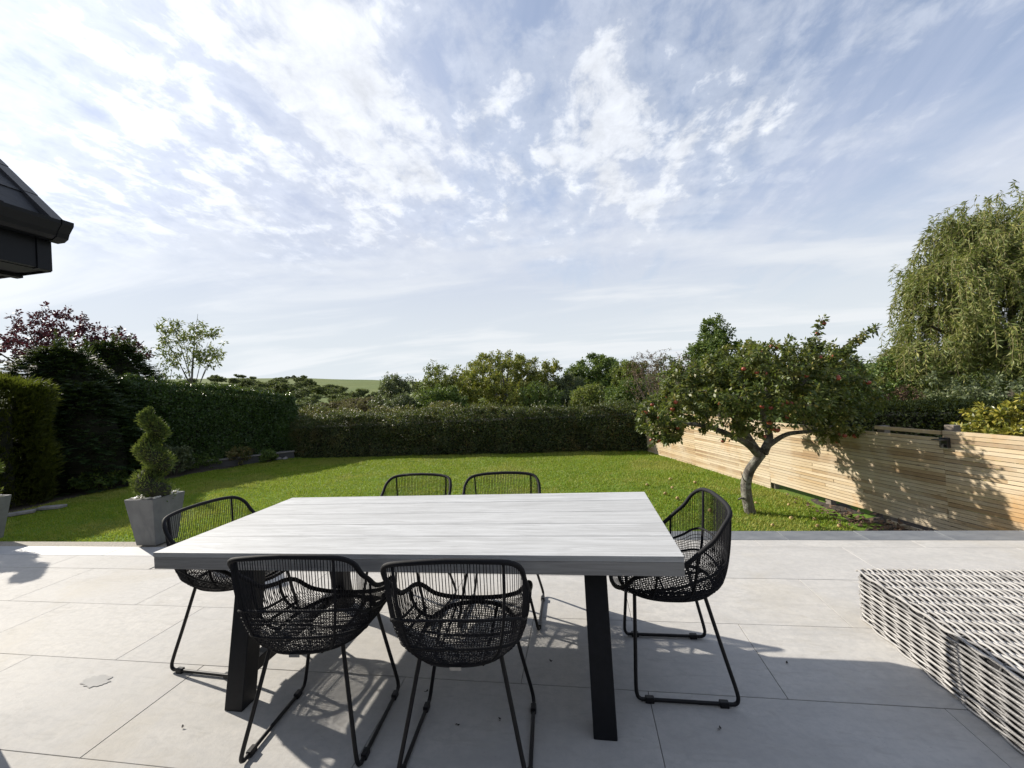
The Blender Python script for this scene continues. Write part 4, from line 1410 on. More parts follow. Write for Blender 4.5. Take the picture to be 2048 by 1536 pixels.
def shrub(name, label, x, y, z0, w, H, lmat, n=120, per=16, leaf=(0.06, 0.035), cat='shrub', group=None, wd=None, spread=0.04, bmat='bark_dark'):
    R0 = w / 2; Rd = (wd or w) / 2
    limbs = []
    for k in range(7):
        a = k * 0.9 + rng.random() * 0.4; rr = rng.uniform(0.2, 0.7)
        limbs.append(([(0.05 * math.cos(a), 0.05 * math.sin(a), 0), (rr * R0 * 0.5 * math.cos(a), rr * Rd * 0.5 * math.sin(a), H * 0.35), (rr * R0 * math.cos(a), rr * Rd * math.sin(a), H * rng.uniform(0.55, 0.8))], 0.012 + 0.01 * H, 0.006))
    lobes = [(0, 0, H * 0.5, R0 * 0.8, Rd * 0.8, H * 0.46)]
    for k in range(7):
        a = k * 0.9 + rng.random() * 0.5
        lobes.append((R0 * 0.6 * math.cos(a), Rd * 0.6 * math.sin(a), H * rng.uniform(0.35, 0.75), R0 * 0.38, Rd * 0.38, H * 0.24))
    return tree(name, label, cat, (x, y, z0), limbs, lobes, n, per, leaf, lmat, bmat, group, 0.003, spread, 0.45)


def build_apple_tree():
    bx, by, bz = 2.30, 6.30, LAWN - 0.03
    O = np.array([bx, by, bz])
    W = lambda *p: tuple(np.array(p) - O)
    limbs = [
        ([W(2.31, 6.30, -0.55), W(2.275, 6.30, -0.35), W(2.265, 6.31, -0.10), W(2.33, 6.33, 0.10), W(2.44, 6.34, 0.25), W(2.52, 6.35, 0.34)], 0.076, 0.060),
        ([W(2.49, 6.35, 0.30), W(2.30, 6.25, 0.50), W(2.02, 6.10, 0.66), W(1.70, 6.00, 0.80), W(1.35, 5.95, 0.86), W(1.05, 5.92, 0.84)], 0.055, 0.014),
        ([W(2.50, 6.36, 0.32), W(2.36, 6.40, 0.60), W(2.22, 6.45, 0.95), W(2.05, 6.5, 1.35), W(1.95, 6.45, 1.65)], 0.055, 0.016),
        ([W(2.54, 6.36, 0.34), W(2.66, 6.42, 0.58), W(2.62, 6.48, 0.90), W(2.72, 6.5, 1.30), W(2.85, 6.5, 1.75)], 0.062, 0.016),
        ([W(2.58, 6.38, 0.42), W(2.86, 6.36, 0.60), W(3.15, 6.30, 0.64), W(3.40, 6.22, 0.72)], 0.042, 0.012),
        ([W(2.64, 6.44, 0.70), W(2.95, 6.60, 1.00), W(3.35, 6.75, 1.35), W(3.75, 6.85, 1.65)], 0.040, 0.012),
        ([W(2.62, 6.48, 0.90), W(2.9, 6.9, 1.20), W(3.1, 7.3, 1.5)], 0.034, 0.012),
        ([W(2.22, 6.45, 0.95), W(2.05, 6.9, 1.2), W(1.8, 7.2, 1.45)], 0.032, 0.012),
        ([W(2.62, 6.48, 0.95), W(2.6, 6.0, 1.25), W(2.7, 5.55, 1.45)], 0.030, 0.010),
        ([W(2.30, 6.42, 0.8), W(2.15, 5.95, 1.05), W(2.0, 5.5, 1.2)], 0.028, 0.010),
        # long whippy shoots at the top right
        ([W(3.2, 6.7, 1.25), W(3.38, 6.62, 1.70), W(3.44, 6.55, 2.0), W(3.50, 6.5, 2.24)], 0.014, 0.004),
        ([W(3.6, 6.8, 1.55), W(3.90, 6.75, 1.82), W(4.12, 6.68, 2.0), W(4.26, 6.62, 2.05)], 0.013, 0.004),
        ([W(2.27, 6.28, -0.05), W(2.20, 6.2, 0.02), W(2.16, 6.17, 0.13)], 0.012, 0.004),
        ([W(2.27, 6.29, -0.30), W(2.18, 6.24, -0.26), W(2.12, 6.22, -0.27)], 0.022, 0.012),
    ]
    lob = [(2.50, 6.40, 1.30, 1.05, 1.10, 0.62), (1.75, 6.2, 1.15, 0.60, 0.85, 0.45), (1.22, 6.0, 0.98, 0.50, 0.60, 0.38), (3.15, 6.5, 1.28, 0.72, 0.9, 0.50), (3.72, 6.65, 1.28, 0.48, 0.65, 0.46),
           (2.85, 6.4, 1.72, 0.70, 0.8, 0.28), (2.2, 6.3, 1.60, 0.60, 0.75, 0.30), (3.35, 6.2, 0.72, 0.30, 0.40, 0.30), (1.02, 5.95, 0.78, 0.30, 0.40, 0.26), (1.6, 6.3, 1.45, 0.45, 0.6, 0.30), (3.95, 6.7, 1.05, 0.35, 0.5, 0.35), (3.5, 6.6, 1.72, 0.42, 0.45, 0.22), (2.5, 5.7, 1.05, 0.70, 0.35, 0.35),
           (2.05, 5.85, 0.72, 0.30, 0.25, 0.14)]
    lob = [tuple(np.array(l) - np.array([bx, by, bz, 0, 0, 0])) for l in lob]
    T = crown_points(950, lob, 0.30)
    # keep the fork and the space under the crown open
    w = T + O
    keep = ~((w[:, 2] < 0.62) & (w[:, 0] > 1.75) & (w[:, 0] < 3.05)) & (w[:, 2] > 0.36)
    T = T[keep]
    extra = []
    for (a, b_, n) in (((3.25, 6.65, 1.5), (3.50, 6.5, 2.24), 9), ((3.7, 6.78, 1.65), (4.26, 6.62, 2.06), 10)):
        tt = np.linspace(0.05, 1, n)[:, None]
        extra.append(np.array(a) + (np.array(b_) - np.array(a)) * tt + unit(n) * 0.03 - O)
    T = np.concatenate([T] + extra)
    t = empty('apple_tree', (bx, by, bz))
    tag(t, 'gnarled apple tree bearing red apples on the lawn by the fence', 'tree')
    tubes, twigs = grow(limbs, T, 0.0025, wob=0.10, thick=0.75)
    tubes_mesh(tubes[:2], 12).build('trunk', M['bark_apple'], t, True)
    tubes_mesh(tubes[1:14], 8).build('limbs', M['bark_apple'], t, True)
    tubes_mesh(tubes[14:]).build('twigs', M['bark_dark'], t, True)
    V, F = twig_leaves(twigs, 34, 0.060, 0.036, 0.35, 0.055, 0.92)
    mobj('crown', V, F, M['leaf_apple'], t)
    # apples
    ph = np.linspace(0.05, math.pi - 0.05, 10)
    rad = np.sin(ph) * (1 + 0.10 * np.cos(ph)) ; hh = np.cos(ph) * 0.88 - 0.16 * np.exp(-(ph / 0.35) ** 2) + 0.10 * np.exp(-((math.pi - ph) / 0.35) ** 2)
    k = 12
    V = [(r_ * math.cos(q * 2 * math.pi / k), r_ * math.sin(q * 2 * math.pi / k), z_) for r_, z_ in zip(rad, hh) for q in range(k)]
    F = [(i * k + j, (i + 1) * k + j, (i + 1) * k + (j + 1) % k, i * k + (j + 1) % k) for i in range(len(ph) - 1) for j in range(k)]
    am = np_mesh('apple', V, F, M['apple_skin'], True)
    fm = np_mesh('apple', V, F, M['apple_fallen'], True)
    stem = MB().tube([(0, 0, 0.6), (0.05, 0, 1.0), (0.15, 0, 1.6)], [0.05, 0.05, 0.07], 4, cap=False).mesh('stem', M['bark_dark'])
    ends = np.array([tw[-1] for tw in twigs])
    we = ends + O
    # viewer-side and outer twigs carry the fruit one sees
    out = np.linalg.norm((we - np.array([2.5, 6.5, 1.15])) / np.array([1.6, 1.1, 0.9]), axis=1)
    score = out + 0.75 * (6.5 - we[:, 1]) + rng.random(len(we)) * 0.9
    idx = np.argsort(-score)[:130]
    idx = rng.permutation(idx)[:40]
    cl = 0
    for i in idx:
        for c in range(2 if rng.random() < 0.3 else 1):
            s = rng.uniform(0.025, 0.032)
            o = link(bpy.data.objects.new('apple', am), t)
            o.location = ends[i] + np.array([rng.normal() * 0.02 + c * 0.06, rng.normal() * 0.02 + 0.02, -0.045 - c * 0.02])
            o.scale = (s, s, s); o.rotation_euler = (rng.normal() * 0.35, rng.normal() * 0.35, rng.random() * 6)
            st = link(bpy.data.objects.new('stem', stem), o)
    # windfalls
    for i, (x, y) in enumerate(((1.78, 6.38), (2.69, 6.0), (2.95, 5.96), (1.55, 7.76), (2.03, 8.1), (1.35, 7.37), (3.10, 5.70), (2.95, 6.63), (1.48, 7.05), (1.9, 7.5), (2.35, 5.75), (1.15, 8.0), (2.55, 6.75), (2.85, 5.7), (1.65, 8.4), (0.9, 7.0))):
        o = link(bpy.data.objects.new('windfall_apple', fm))
        s = rng.uniform(0.022, 0.032)
        o.location = (x, y, LAWN + s * 0.75 + 0.008); o.scale = (s, s, s); o.rotation_euler = (rng.random() * 3, rng.random() * 3, 0)
        tag(o, 'yellowed windfall apple lying in the grass around the apple tree', 'apple', 'fallen apples on the lawn')


build_apple_tree()


def build_willow():
    bx, by = 15.8, 17.9
    z0 = float(gz(bx, by)) - 0.1
    t = empty('weeping_willow', (bx, by, z0))
    tag(t, 'huge weeping willow with hanging yellow green strands beyond the fence', 'tree')
    O = np.array([bx, by, z0])
    # domes of drooping growth (world), each sheds curtains of strands
    domes = [(15.6, 17.8, 6.7, 2.4, 2.4, 1.5), (13.7, 17.2, 5.6, 1.5, 1.8, 1.0), (12.5, 16.6, 4.3, 1.3, 1.5, 0.8), (17.6, 18.2, 7.3, 2.4, 2.4, 1.4), (14.6, 16.0, 4.9, 1.7, 1.4, 0.9), (16.6, 16.2, 5.6, 2.0, 1.5, 1.0),
             (11.5, 16.0, 2.9, 1.1, 1.3, 0.7), (13.2, 15.2, 3.5, 1.5, 1.1, 0.8), (15.6, 15.0, 4.0, 1.7, 1.1, 0.9), (18.6, 16.6, 5.0, 2.0, 1.6, 1.0), (10.7, 15.6, 2.0, 1.0, 1.1, 0.6), (17.6, 14.8, 3.8, 1.7, 1.1, 0.9), (14.4, 18.2, 6.6, 1.2, 1.2, 0.7),
             (12.2, 14.7, 2.3, 1.3, 0.9, 0.6), (14.3, 14.3, 2.5, 1.4, 0.9, 0.7), (16.3, 14.0, 2.8, 1.5, 0.9, 0.7), (9.9, 15.3, 1.2, 0.8, 0.8, 0.5), (15.2, 13.4, 1.7, 1.4, 0.8, 0.6), (17.2, 13.2, 1.9, 1.5, 0.8, 0.6), (13.2, 13.8, 1.6, 1.2, 0.8, 0.5), (19.0, 14.2, 3.0, 1.5, 1.0, 0.8), (13.0, 16.9, 4.9, 0.9, 1.0, 0.6), (12.0, 16.4, 3.6, 0.8, 0.9, 0.5)]
    domes = [(d[0] + 0.42, d[1], d[2] - (0.45 if d[2] > 5 else 0.15), d[3], d[4], d[5]) for d in domes]
    limbs = [([(0, 0, 0), (0.1, 0, 1.6), (0, 0.1, 3.0)], 0.42, 0.30)]
    for d in domes:
        e = np.array(d[:3]) - O
        limbs.append(([(0, 0, 2.4), tuple(e * 0.45 + np.array([0, 0, 1.2])), tuple(e)], 0.14, 0.04))
    mbL = MB()
    for path, r0, r1 in limbs:
        P = spline(path, 7); mbL.tube(P, np.linspace(r0, r1, len(P)), 7, cap=False)
    vs = []; mbt = MB()
    for di, (cx, cy, cz, rx, ry, rz) in enumerate(domes):
        c = np.array([cx, cy, cz]) - O
        ns = int(128 * (rx * ry) ** 0.8)
        ncl = max(5, int(7 * (rx * ry) ** 0.5))
        cu = unit(ncl); cu[:, 2] = np.abs(cu[:, 2]) * 0.8
        cf = rng.uniform(0.55, 1.32, ncl); cl_ = rng.uniform(0.7, 1.5, ncl)
        for k in range(ns):
            q0 = rng.integers(ncl)
            u = cu[q0] + rng.normal(size=3) * 0.20
            u[2] = abs(u[2])
            if rng.random() < 0.35: u[2] *= 0.35
            u /= np.linalg.norm(u)
            p = c + u * np.array([rx, ry, rz]) * rng.uniform(0.75, 1.0) * cf[q0]
            out = np.array([u[0], u[1], 0]); l = np.linalg.norm(out) + 1e-6; out /= l
            ln = rng.uniform(0.5, 1.5) * (1.2 - 0.6 * u[2]) * cl_[q0]
            q = 9
            tt = np.linspace(0, 1, q)
            arch = 0.30 * ln * (1 - np.exp(-3 * tt)) * rng.uniform(0.2, 1.6)
            sway = np.cumsum(rng.normal(size=(q, 2)), 0) * 0.018
            P = p + np.outer(arch, out); P[:, 2] = p[2] + 0.10 * np.sin(np.minimum(tt * 4, math.pi)) - ln * tt ** 1.15
            P[:, :2] += sway
            floor = 0.15 - z0 + 0.5 * rng.random()
            P = P[P[:, 2] > floor]
            if len(P) < 4: continue
            mbt.tube(P[::2], np.linspace(0.007, 0.003, len(P[::2])), 3, cap=False)
            m_ = int(ln * 30 * len(P) / q)
            kk = rng.random(m_) * (len(P) - 1.001); i = kk.astype(int); f = (kk - i)[:, None]
            L_ = P[i] * (1 - f) + P[i + 1] * f
            D = norm(P[i + 1] - P[i]) * 0.8 + unit(m_) * 0.75
            v_, _ = leaf_arrays(L_, D, rng.uniform(0.13, 0.23, m_), rng.uniform(0.028, 0.046, m_))
            vs.append(v_)
    mbL.build('trunk', M['bark_dark'], t, True)
    mbt.build('hanging_twigs', M['twig_willow'], t, True)
    V = np.concatenate(vs)
    mobj('crown', V, np.arange(len(V)).reshape(-1, 4), M['leaf_willow'], t)


build_willow()


def conifer(name, label, x, y, z0, w, H, mat, n=3600, group=None, droop=-0.15, spr=(0.30, 0.05), tipstick=0):
    """feathery cypress: upswept boughs ending in flat drooping sprays"""
    t = empty(name, (x, y, z0)); tag(t, label, 'conifer', group)
    MB().tube([(0, 0, 0), (0.03, 0, H * 0.5), (0, 0, H * 0.96)], [0.04 * H, 0.025 * H, 0.01], 7, cap=False).build('trunk', M['bark_dark'], t, True)
    h = rng.random(n) ** 0.8
    a = rng.random(n) * 2 * math.pi
    prof = (w / 2) * np.clip(np.sin(np.clip(1.02 - h, 0, 1) * math.pi * 0.62) ** 0.8, 0.05, 1)
    P0 = np.stack([np.cos(a), np.sin(a), np.zeros(n)], 1)
    bulge = 1 + 0.22 * vnoise(np.stack([np.cos(a) * 2, np.sin(a) * 2, h * 4], 1), 1.4)
    rr = prof * bulge * (1 - 0.30 * rng.random(n) ** 2)
    P = P0 * rr[:, None]; P[:, 2] = h * H
    D0 = norm(P0 + np.array([0, 0, 0.25]) + unit(n) * 0.35)
    k = 9
    tpos = np.tile(np.linspace(0.0, 1.0, k), n)
    base = np.repeat(P, k, 0); D = np.repeat(D0, k, 0)
    side = norm(np.cross(D, np.array([0, 0, 1.0])))
    sgn = np.where(np.arange(n * k) % 2, 1.0, -1.0)[:, None]
    ln = spr[0] * rng.uniform(0.6, 1.3, n).repeat(k)
    Q = base + D * (tpos * ln)[:, None]; Q[:, 2] += droop * ln * tpos ** 2
    dd = D * 0.8 + side * sgn * 0.55 + np.array([0, 0, droop]) + unit(n * k) * 0.12
    V, F = leaf_arrays(Q, dd, ln * 0.5 * (1.1 - 0.6 * tpos), spr[1], norm(np.array([0, 0, 1.0]) + unit(n * k) * 0.4))
    # leaders: feathery shoots standing out of the top
    for q in range(tipstick):
        a_ = rng.random() * 6.28; b0 = np.array([math.cos(a_), math.sin(a_), 0]) * w * 0.22 * rng.random(); b0[2] = H * rng.uniform(0.80, 0.95)
        dr = norm(np.array([[rng.normal() * 0.35 + 0.25, rng.normal() * 0.3, 1.0]]))[0]; ln_ = rng.uniform(0.5, 1.0)
        kk = 60; tt = rng.random(kk)
        pp = b0 + dr * (tt * ln_)[:, None]
        d2 = norm(dr + unit(kk) * 0.8); v2, _ = leaf_arrays(pp, d2, 0.26 * (1.15 - tt), 0.035)
        V = np.concatenate([V, v2])
    F = np.arange(len(V)).reshape(-1, 4)
    mobj('crown', V, F, M[mat], t)
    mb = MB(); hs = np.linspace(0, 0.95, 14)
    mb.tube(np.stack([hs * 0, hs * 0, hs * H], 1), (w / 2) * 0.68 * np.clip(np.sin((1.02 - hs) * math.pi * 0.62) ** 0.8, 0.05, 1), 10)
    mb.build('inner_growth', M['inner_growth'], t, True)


def build_left_planting():
    g = LAWN
    conifer('cypress_tree', 'dark feathery cypress between the golden hedge and the tall clipped hedge', -14.3, 9.3, g, 3.6, 3.8, 'leaf_cypress', 3600, tipstick=9)
    conifer('cypress_tree', 'spreading dark cypress with a wispy leaning tip behind the spiral topiary', -15.6, 11.6, g, 3.4, 4.3, 'leaf_cypress', 3200, tipstick=10)
    conifer('cypress_tree', 'low broad dark cypress at the foot of the golden hedge', -12.9, 8.9, g, 2.2, 2.7, 'leaf_cypress', 2200)
    conifer('cypress_tree', 'tall dark cypress standing behind the golden hedge', -15.6, 7.0, g, 3.2, 5.6, 'leaf_cypress', 1300, tipstick=4)
    conifer('cypress_tree', 'tall dark cypress at the house end of the golden hedge', -15.3, 4.3, g, 3.2, 5.4, 'leaf_cypress', 1300, tipstick=4)
    # purple leaved tree at the back
    O = (-18.6, 12.4, -0.6)
    limbs = [([(0, 0, 0), (0.1, 0, 1.5), (0.1, 0, 2.6)], 0.16, 0.10)]
    for k in range(9):
        a = k * 0.75; limbs.append(([(0.1, 0, 2.0 + 0.1 * k), (1.0 * math.cos(a), 1.0 * math.sin(a), 3.6), (2.1 * math.cos(a), 2.1 * math.sin(a), 4.6 + 0.3 * math.sin(k * 2.1))], 0.06, 0.012))
    lob = [(0, 0, 4.2, 2.4, 2.4, 1.2), (1.6, 0.3, 4.6, 1.1, 1.1, 0.8), (-1.4, 0, 5.0, 1.2, 1.2, 0.9), (0.4, -0.6, 5.3, 1.2, 1.2, 0.7), (2.3, -0.3, 4.2, 0.8, 0.8, 0.7)]
    tree('purple_tree', 'purple leaved tree rising behind the dark cypresses', 'tree', O, limbs, lob, 420, 24, (0.10, 0.065), 'leaf_purple', 'bark_dark', None, 0.004, 0.09, 0.35)
    # young ash
    O = (-16.1, 14.9, -0.7)
    limbs = [([(0, 0, 0), (0.05, 0, 1.6), (0.0, 0, 3.2), (0.15, 0, 4.6)], 0.07, 0.02)]
    for k in range(8):
        a = k * 0.8 + 0.2; limbs.append(([(0.02, 0, 2.4 + 0.12 * k), (0.6 * math.cos(a), 0.6 * math.sin(a), 3.8 + 0.15 * k), (1.15 * math.cos(a), 1.15 * math.sin(a), 4.7 + 0.18 * k)], 0.026, 0.007))
    lob = [(0, 0, 4.7, 1.35, 1.35, 1.15), (-0.6, 0, 5.5, 0.8, 0.8, 0.6), (0.8, 0, 5.4, 0.7, 0.7, 0.6), (0.9, 0, 4.2, 0.7, 0.7, 0.5)]
    tree('ash_sapling', 'slender young ash with open sunlit crown above the tall clipped hedge', 'tree', O, limbs, lob, 170, 15, (0.15, 0.055), 'leaf_ash', 'bark_ash', None, 0.004, 0.11, 0.25, droop=0.5)
    shrub('evergreen_shrub', 'arching dark evergreen shrub below the young ash', -16.4, 13.4, -0.6, 3.6, 4.7, 'leaf_green', 320, 30, (0.10, 0.05), spread=0.09)
    # border shrubs in front of the retaining wall
    shrub('border_shrub', 'rounded shrub with faded flower heads in front of the retaining wall', -11.95, 10.35, g, 1.15, 0.95, 'leaf_grey', 150, 16, (0.07, 0.045))
    shrub('border_shrub', 'small reddish border shrub at the wall next to the rocks', -11.2, 12.15, g, 0.75, 0.55, 'leaf_brown', 80, 14, (0.06, 0.035))
    shrub('border_shrub', 'low green border plant between two shrubs at the retaining wall', -11.65, 11.35, g, 0.6, 0.42, 'leaf_green', 60, 14, (0.06, 0.03))
    shrub('border_shrub', 'low dark shrub at the foot of the cypresses beside the lawn', -12.2, 8.6, g, 1.3, 0.6, 'leaf_green', 110, 16, (0.07, 0.04))
    for lab, x, y, w_, h_, mt_n in (('grey leaved shrub hiding the left half of the retaining wall', -12.6, 9.9, 1.0, 0.75, 'leaf_green'), ('dark bushy plant hugging the retaining wall behind the low green plant', -12.0, 11.0, 0.9, 0.62, 'leaf_green'),
                                 ('dusky shrub with rusty leaves against the retaining wall', -11.0, 11.75, 0.8, 0.66, 'leaf_bramble'), ('green tuft beside the rock heap at the wall end', -10.35, 12.2, 0.6, 0.45, 'leaf_green')):
        shrub('border_shrub', lab, x, y, g, w_, h_, mt_n, 90, 16, (0.065, 0.04))
    # rocks
    for i, (x, y, s) in enumerate(((-10.7, 12.35, 0.20), (-10.45, 12.45, 0.16), (-10.9, 12.5, 0.24), (-10.6, 12.6, 0.22), (-10.25, 12.55, 0.13), (-10.75, 12.45, 0.15), (-10.05, 12.6, 0.12))):
        V = []; 
        ph = np.linspace(0, math.pi, 7)
        for p_ in ph:
            for q in range(9):
                a = q * 2 * math.pi / 9
                V.append((math.sin(p_) * math.cos(a), math.sin(p_) * math.sin(a) * 0.8, math.cos(p_) * 0.55))
        V = np.array(V); V *= (s * (1 + 0.35 * vnoise(V + i * 7.7, 1.6)))[:, None]
        F = [(r * 9 + j, (r + 1) * 9 + j, (r + 1) * 9 + (j + 1) % 9, r * 9 + (j + 1) % 9) for r in range(6) for j in range(9)]
        o = mobj('rock', V, F, M['stone_grey']); o.location = (x, y, g + s * 0.32 + (0.16 if i in (2, 5) else 0)); o.rotation_euler = (0, 0, i)
        tag(o, 'grey boulder in the small rock heap at the hedge corner', 'rock', 'rocks at the corner of the lawn')
    # pale stones edging the border
    for i, (x, y) in enumerate(((-11.15, 7.0), (-11.35, 6.6))):
        mb = MB(); mb.box(-0.22, 0.22, -0.09, 0.09, -0.03, 0.03)
        o = mb.build('edging_slab', M['stone_grey'], None, bevel=0.012); o.location = (x, y, g + 0.04); o.rotation_euler = (0, 0, 0.6 * i + 0.3)
        tag(o, 'flat pale stone lying at the lawn edge by the golden hedge', 'stone', 'flat stones at the border')


build_left_planting()


def build_background():
    round_tree('ash_tree', 'large round ash turning yellow behind the boundary hedge', -5.9, 31.4, 4.6, 10.2, 'leaf_autumn', 560, 40, (0.17, 0.10), 'bark_ash', nl=14, low=0.12, stems=3)
    round_tree('hawthorn_tree', 'small rounded grey green tree left of the open crowned tree behind the hedge', -12.5, 26.3, 3.15, 3.3, 'leaf_grey', 200, 34, (0.12, 0.08), low=0.12)
    round_tree('alder_tree', 'open crowned pale green tree beside the yellowing ash', -10.3, 28.8, 4.0, 3.4, 'leaf_ash', 150, 26, (0.14, 0.09), low=0.30, shell=0.3)
    round_tree('thorn_bush', 'low dark bush in front of the yellowing ash', -8.6, 24.6, 2.0, 3.6, 'leaf_green', 240, 36, (0.11, 0.07), cat='bush', low=0.1)
    round_tree('oak_tree', 'dense green tree with domed crown beyond the boundary hedge', 1.5, 35.0, 4.1, 7.4, 'leaf_green', 380, 40, (0.17, 0.11), low=0.2, nl=12)
    round_tree('sallow_tree', 'low grey green willow bush between the ash and the domed tree', -0.6, 30.2, 2.4, 4.6, 'leaf_grey', 300, 38, (0.12, 0.07), cat='bush', low=0.1)
    round_tree('sallow_tree', 'yellow green bush leaning against the bare thorn thicket', 3.3, 27.4, 3.1, 2.6, 'leaf_ash', 170, 34, (0.13, 0.08), cat='bush', low=0.1)
    round_tree('poplar_tree', 'tall green tree standing behind the apple tree', 8.7, 27.7, 5.5, 4.2, 'leaf_green', 300, 36, (0.15, 0.09), low=0.25)
    for lab, x, y, top, w_, mt_n in (('rounded olive bush between the grey green tree and the open crowned tree', -11.2, 24.2, 1.7, 3.4, 'leaf_grey'),
                                 ('broad green bush filling the gap beside the yellowing ash', -2.7, 27.0, 1.9, 3.6, 'leaf_green'),
                                 ('pale green bush below the domed tree', 0.9, 25.6, 1.6, 3.4, 'leaf_ash'),
                                 ('dull green bush at the foot of the bare thorn thicket', 2.7, 23.4, 1.75, 3.0, 'leaf_green'),
                                 ('leafy olive bush behind the bare thorn thicket', 5.2, 25.2, 3.0, 3.6, 'leaf_grey'),
                                 ('deep green bush below the tall tree behind the apple tree', 7.6, 22.8, 2.6, 3.8, 'leaf_green'),
                                 ('olive bush on the slope left of the grey green tree', -14.9, 25.6, 1.35, 3.2, 'leaf_heath')):
        round_tree('wild_bush', lab, x, y, top, w_, mt_n, 170, 26, (0.12, 0.075), cat='bush', low=0.08, group='bushes beyond the boundary hedge')
    # bare thorn thicket
    bx, by = 3.75, 19.6; z0 = float(gz(bx, by))
    t = empty('thorn_thicket', (bx, by, z0)); tag(t, 'bare brown twiggy thorn thicket behind the hedge by the apple tree', 'bush')
    limbs = [([(0.3 * math.cos(k), 0.3 * math.sin(k), 0), (0.8 * math.cos(k * 1.3), 0.8 * math.sin(k * 1.3), 1.6), (1.3 * math.cos(k * 1.3), 1.0 * math.sin(k * 1.3), 2.9 + 0.3 * math.sin(k * 2.2))], 0.05, 0.014) for k in range(9)]
    T = crown_points(1100, [(0, 0, 2.5, 1.75, 1.5, 1.45), (-0.7, 0, 3.2, 0.8, 0.8, 0.75), (1.1, 0, 2.6, 0.9, 0.8, 0.9)], 0.2)
    tubes, twigs = grow(limbs, T, 0.006, wob=0.14, thick=0.55)
    tubes_mesh(tubes).build('branches', M['twig_brown'], t, True)
    V, F = twig_leaves(twigs, 4.5, 0.07, 0.04, 0.1, 0.05)
    mobj('sparse_leaves', V, F, M['leaf_brown'], t)
    # neighbour's garden beyond the fence
    shrub('aucuba_shrub', 'spotted yellow leaved shrub showing over the slatted fence', 6.50, 6.95, -0.65, 2.1, 1.66, 'leaf_spotted', 1300, 28, (0.075, 0.034), spread=0.045)
    shrub('dead_shrub', 'dried reddish brown shrub under the willow', 8.55, 12.7, -0.65, 1.3, 1.75, 'leaf_brown', 150, 20, (0.07, 0.04), spread=0.06)
    shrub('understorey_shrub', 'dark green shrub between the apple tree and the willow', 7.2, 13.6, -0.65, 3.0, 2.5, 'leaf_green', 240, 28, (0.09, 0.05), spread=0.08)
    shrub('understorey_shrub', 'broad green shrub under the willow strands above the clipped hedge', 11.2, 13.0, -0.65, 3.6, 2.0, 'leaf_grey', 260, 28, (0.09, 0.05), spread=0.08)
    shrub('understorey_shrub', 'low dark shrub at the foot of the willow', 13.9, 12.6, -0.65, 3.6, 1.9, 'leaf_green', 240, 28, (0.09, 0.05), spread=0.08)
    shrub('understorey_shrub', 'tall leafy green shrub behind the dried brown shrub', 10.3, 16.6, -0.7, 4.2, 2.9, 'leaf_green', 300, 30, (0.11, 0.06), spread=0.10)
    shrub('understorey_shrub', 'dark bushy growth around the willow trunk', 14.6, 19.4, -0.8, 6.0, 3.2, 'leaf_green', 380, 32, (0.13, 0.07), spread=0.12)
    # hillside hedgerow bushes and trees: three kinds, copied
    def proto(name, label, cat, w, H, lmat, n, per, leaf):
        R0 = w / 2
        limbs = [([(0, 0, 0), (0.1, 0, H * 0.3), (0, 0, H * 0.6)], 0.05 * H, 0.03)]
        lob = [(0, 0, H * 0.55, R0 * 0.7, R0 * 0.7, H * 0.38)]
        for k in range(8):
            a = k * 0.8; lob.append((R0 * 0.6 * math.cos(a), R0 * 0.6 * math.sin(a), H * rng.uniform(0.3, 0.8), R0 * 0.4, R0 * 0.4, H * 0.2))
        t, _, _ = tree(name, label, cat, (0, 0, 0), limbs, lob, n, per, leaf, lmat, 'bark_dark', 'trees and bushes on the far hillside', 0.02, 0.35, 0.3)
        return t
    k1 = proto('hill_tree', 'round dark tree on the far hillside below the green field', 'tree', 7.5, 6.0, 'leaf_far', 130, 34, (0.45, 0.30))
    k2 = proto('hill_bush', 'spreading brown bush in the rough ground before the hill', 'bush', 7.0, 2.6, 'leaf_heath', 90, 34, (0.34, 0.22))
    k3 = proto('hill_bush', 'low green bush in the rough ground before the hill', 'bush', 6.0, 2.8, 'leaf_far', 90, 34, (0.34, 0.22))
    spots = []
    for (x, y, s) in ((-66, 112, 1.05), (-72, 116, 0.9), (-60, 113, 0.75), (-100, 150, 1.0), (-112, 156, 0.9), (-125, 165, 0.85), (-138, 172, 0.95), (-150, 180, 0.9), (-165, 175, 1.0), (-178, 190, 0.9),
                      (-196, 258, 0.5), (-201, 259, 0.6), (-206, 258, 0.5), (-236, 258, 0.55), (-241, 259, 0.6), (-160, 120, 1.0), (-145, 118, 0.9), (-125, 112, 1.0), (-110, 108, 0.85)):
        spots.append((k1, x, y, s))
    for i in range(40):
        y = rng.uniform(60, 190); x = y * rng.uniform(-1.1, -0.62)
        spots.append((k1, x, y, rng.uniform(0.5, 0.95)))
    for i in range(24):
        y = rng.uniform(120, 215); x = y * rng.uniform(-1.1, -0.66)
        spots.append((k1, x, y, rng.uniform(0.8, 1.25)))
    for i in range(80):
        y = rng.uniform(30, 110); x = y * rng.uniform(-1.12, -0.52)
        spots.append((k2 if rng.random() < 0.65 else k3, x, y, rng.uniform(0.55, 1.0) * (0.6 + y / 220)))
    for i in range(12):
        y = rng.uniform(44, 75); x = y * rng.uniform(-0.45, 0.55)
        spots.append((k3, x, y, rng.uniform(0.8, 1.3)))
    used = set()
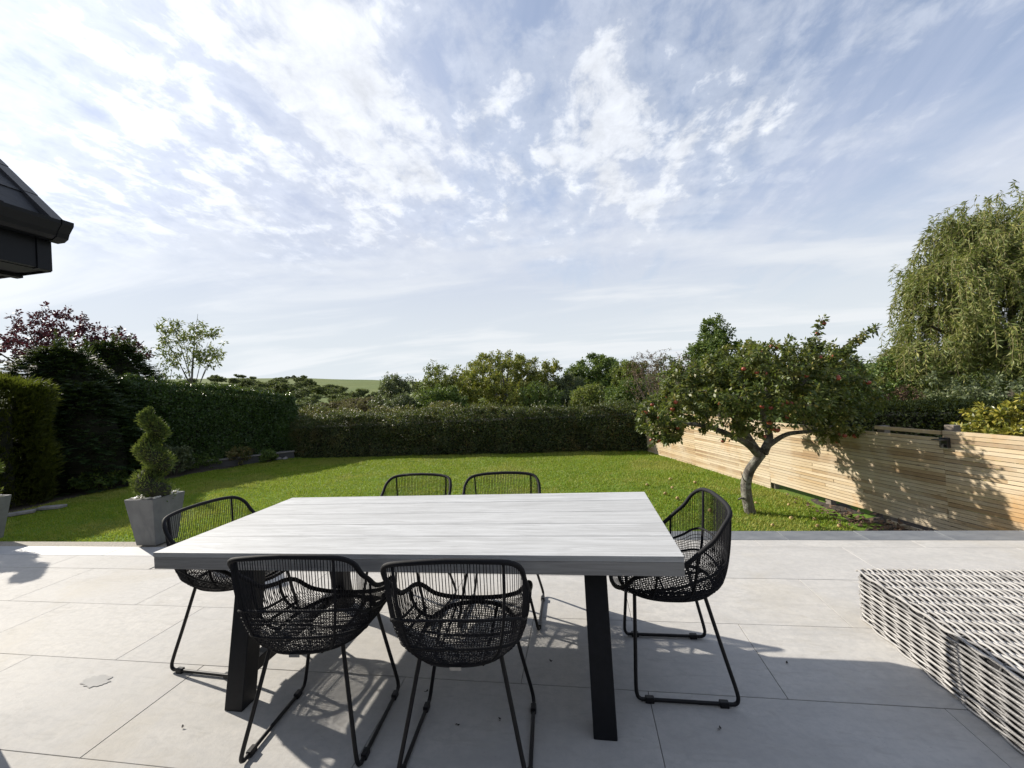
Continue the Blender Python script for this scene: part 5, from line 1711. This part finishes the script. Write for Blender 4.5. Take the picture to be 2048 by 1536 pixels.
    for k, x, y, s in spots:
        o = copy_tree(k) if k.name in used else k
        used.add(k.name)
        o.location = (x, y, float(gz(x, y)) - 0.15); o.scale = (s * rng.uniform(0.9, 1.7), s * rng.uniform(0.9, 1.4), s * rng.uniform(0.65, 1.1)); o.rotation_euler = (0, 0, rng.random() * 6)


build_background()

# ------------------------------------------------------------------ small things on the paving
def build_small():
    # damp patch
    a = np.linspace(0, 2 * math.pi, 61)[:-1]
    Q = np.stack([np.cos(a) * 2, np.sin(a) * 2, a * 0], 1)
    r = 0.062 * (1 + 0.28 * vnoise(Q, 1.5) + 0.16 * vnoise(Q, 4.0))
    V = np.concatenate([[(0, 0, 0)], np.stack([r * np.cos(a) * 1.25, r * np.sin(a) * 0.8, a * 0], 1)])
    F = [(0, 1 + i, 1 + (i + 1) % 60) for i in range(60)]
    o = mobj('damp_patch', V, F, M['wet_stone']); o.location = (-2.72, 1.865, 0.0032)
    tag(o, 'small damp grey patch drying on a pale paving slab', 'puddle')
    # crumbs of debris
    for i, (x, y) in enumerate(((-0.24, 2.20), (-0.83, 1.93), (-0.43, 1.80), (-0.62, 1.76), (0.95, 2.28), (-1.9, 1.62), (0.5, 1.83))):
        V, F = leaf_arrays(np.array([[0, 0, 0.004], [0.004, 0.003, 0.002]]), np.array([[1, 0.3, 0.3], [-0.5, 1, 0.4]]), 0.016, 0.010, np.array([[0.2, 0, 1.0], [0, 0.5, 1.0]]))
        o = mobj('leaf_crumb', V, F, M['debris']); o.location = (x, y, 0.002); o.rotation_euler = (0, 0, i * 1.3)
        tag(o, 'tiny dark crumb of dead leaf lying on the paving', 'debris', 'leaf crumbs on the paving')
    # heap of dry leaves under the fence
    n = 260
    P = np.stack([3.45 + rng.normal(size=n) * 0.16, 5.72 + rng.normal(size=n) * 0.42, LAWN + 0.05 + rng.random(n) * 0.05], 1)
    P[:, 0] += (5.72 - P[:, 1]) * 0.31
    V, F = leaf_arrays(P, unit(n) * np.array([1, 1, 0.4]), rng.uniform(0.04, 0.08, n), rng.uniform(0.03, 0.05, n), norm(np.array([0, 0, 1.0]) + unit(n) * 0.7))
    tag(mobj('fallen_leaves', V, F, M['dry_leaf']), 'dry brown leaves gathered on the soil under the slatted fence', 'leaves', kind='stuff')


build_small()
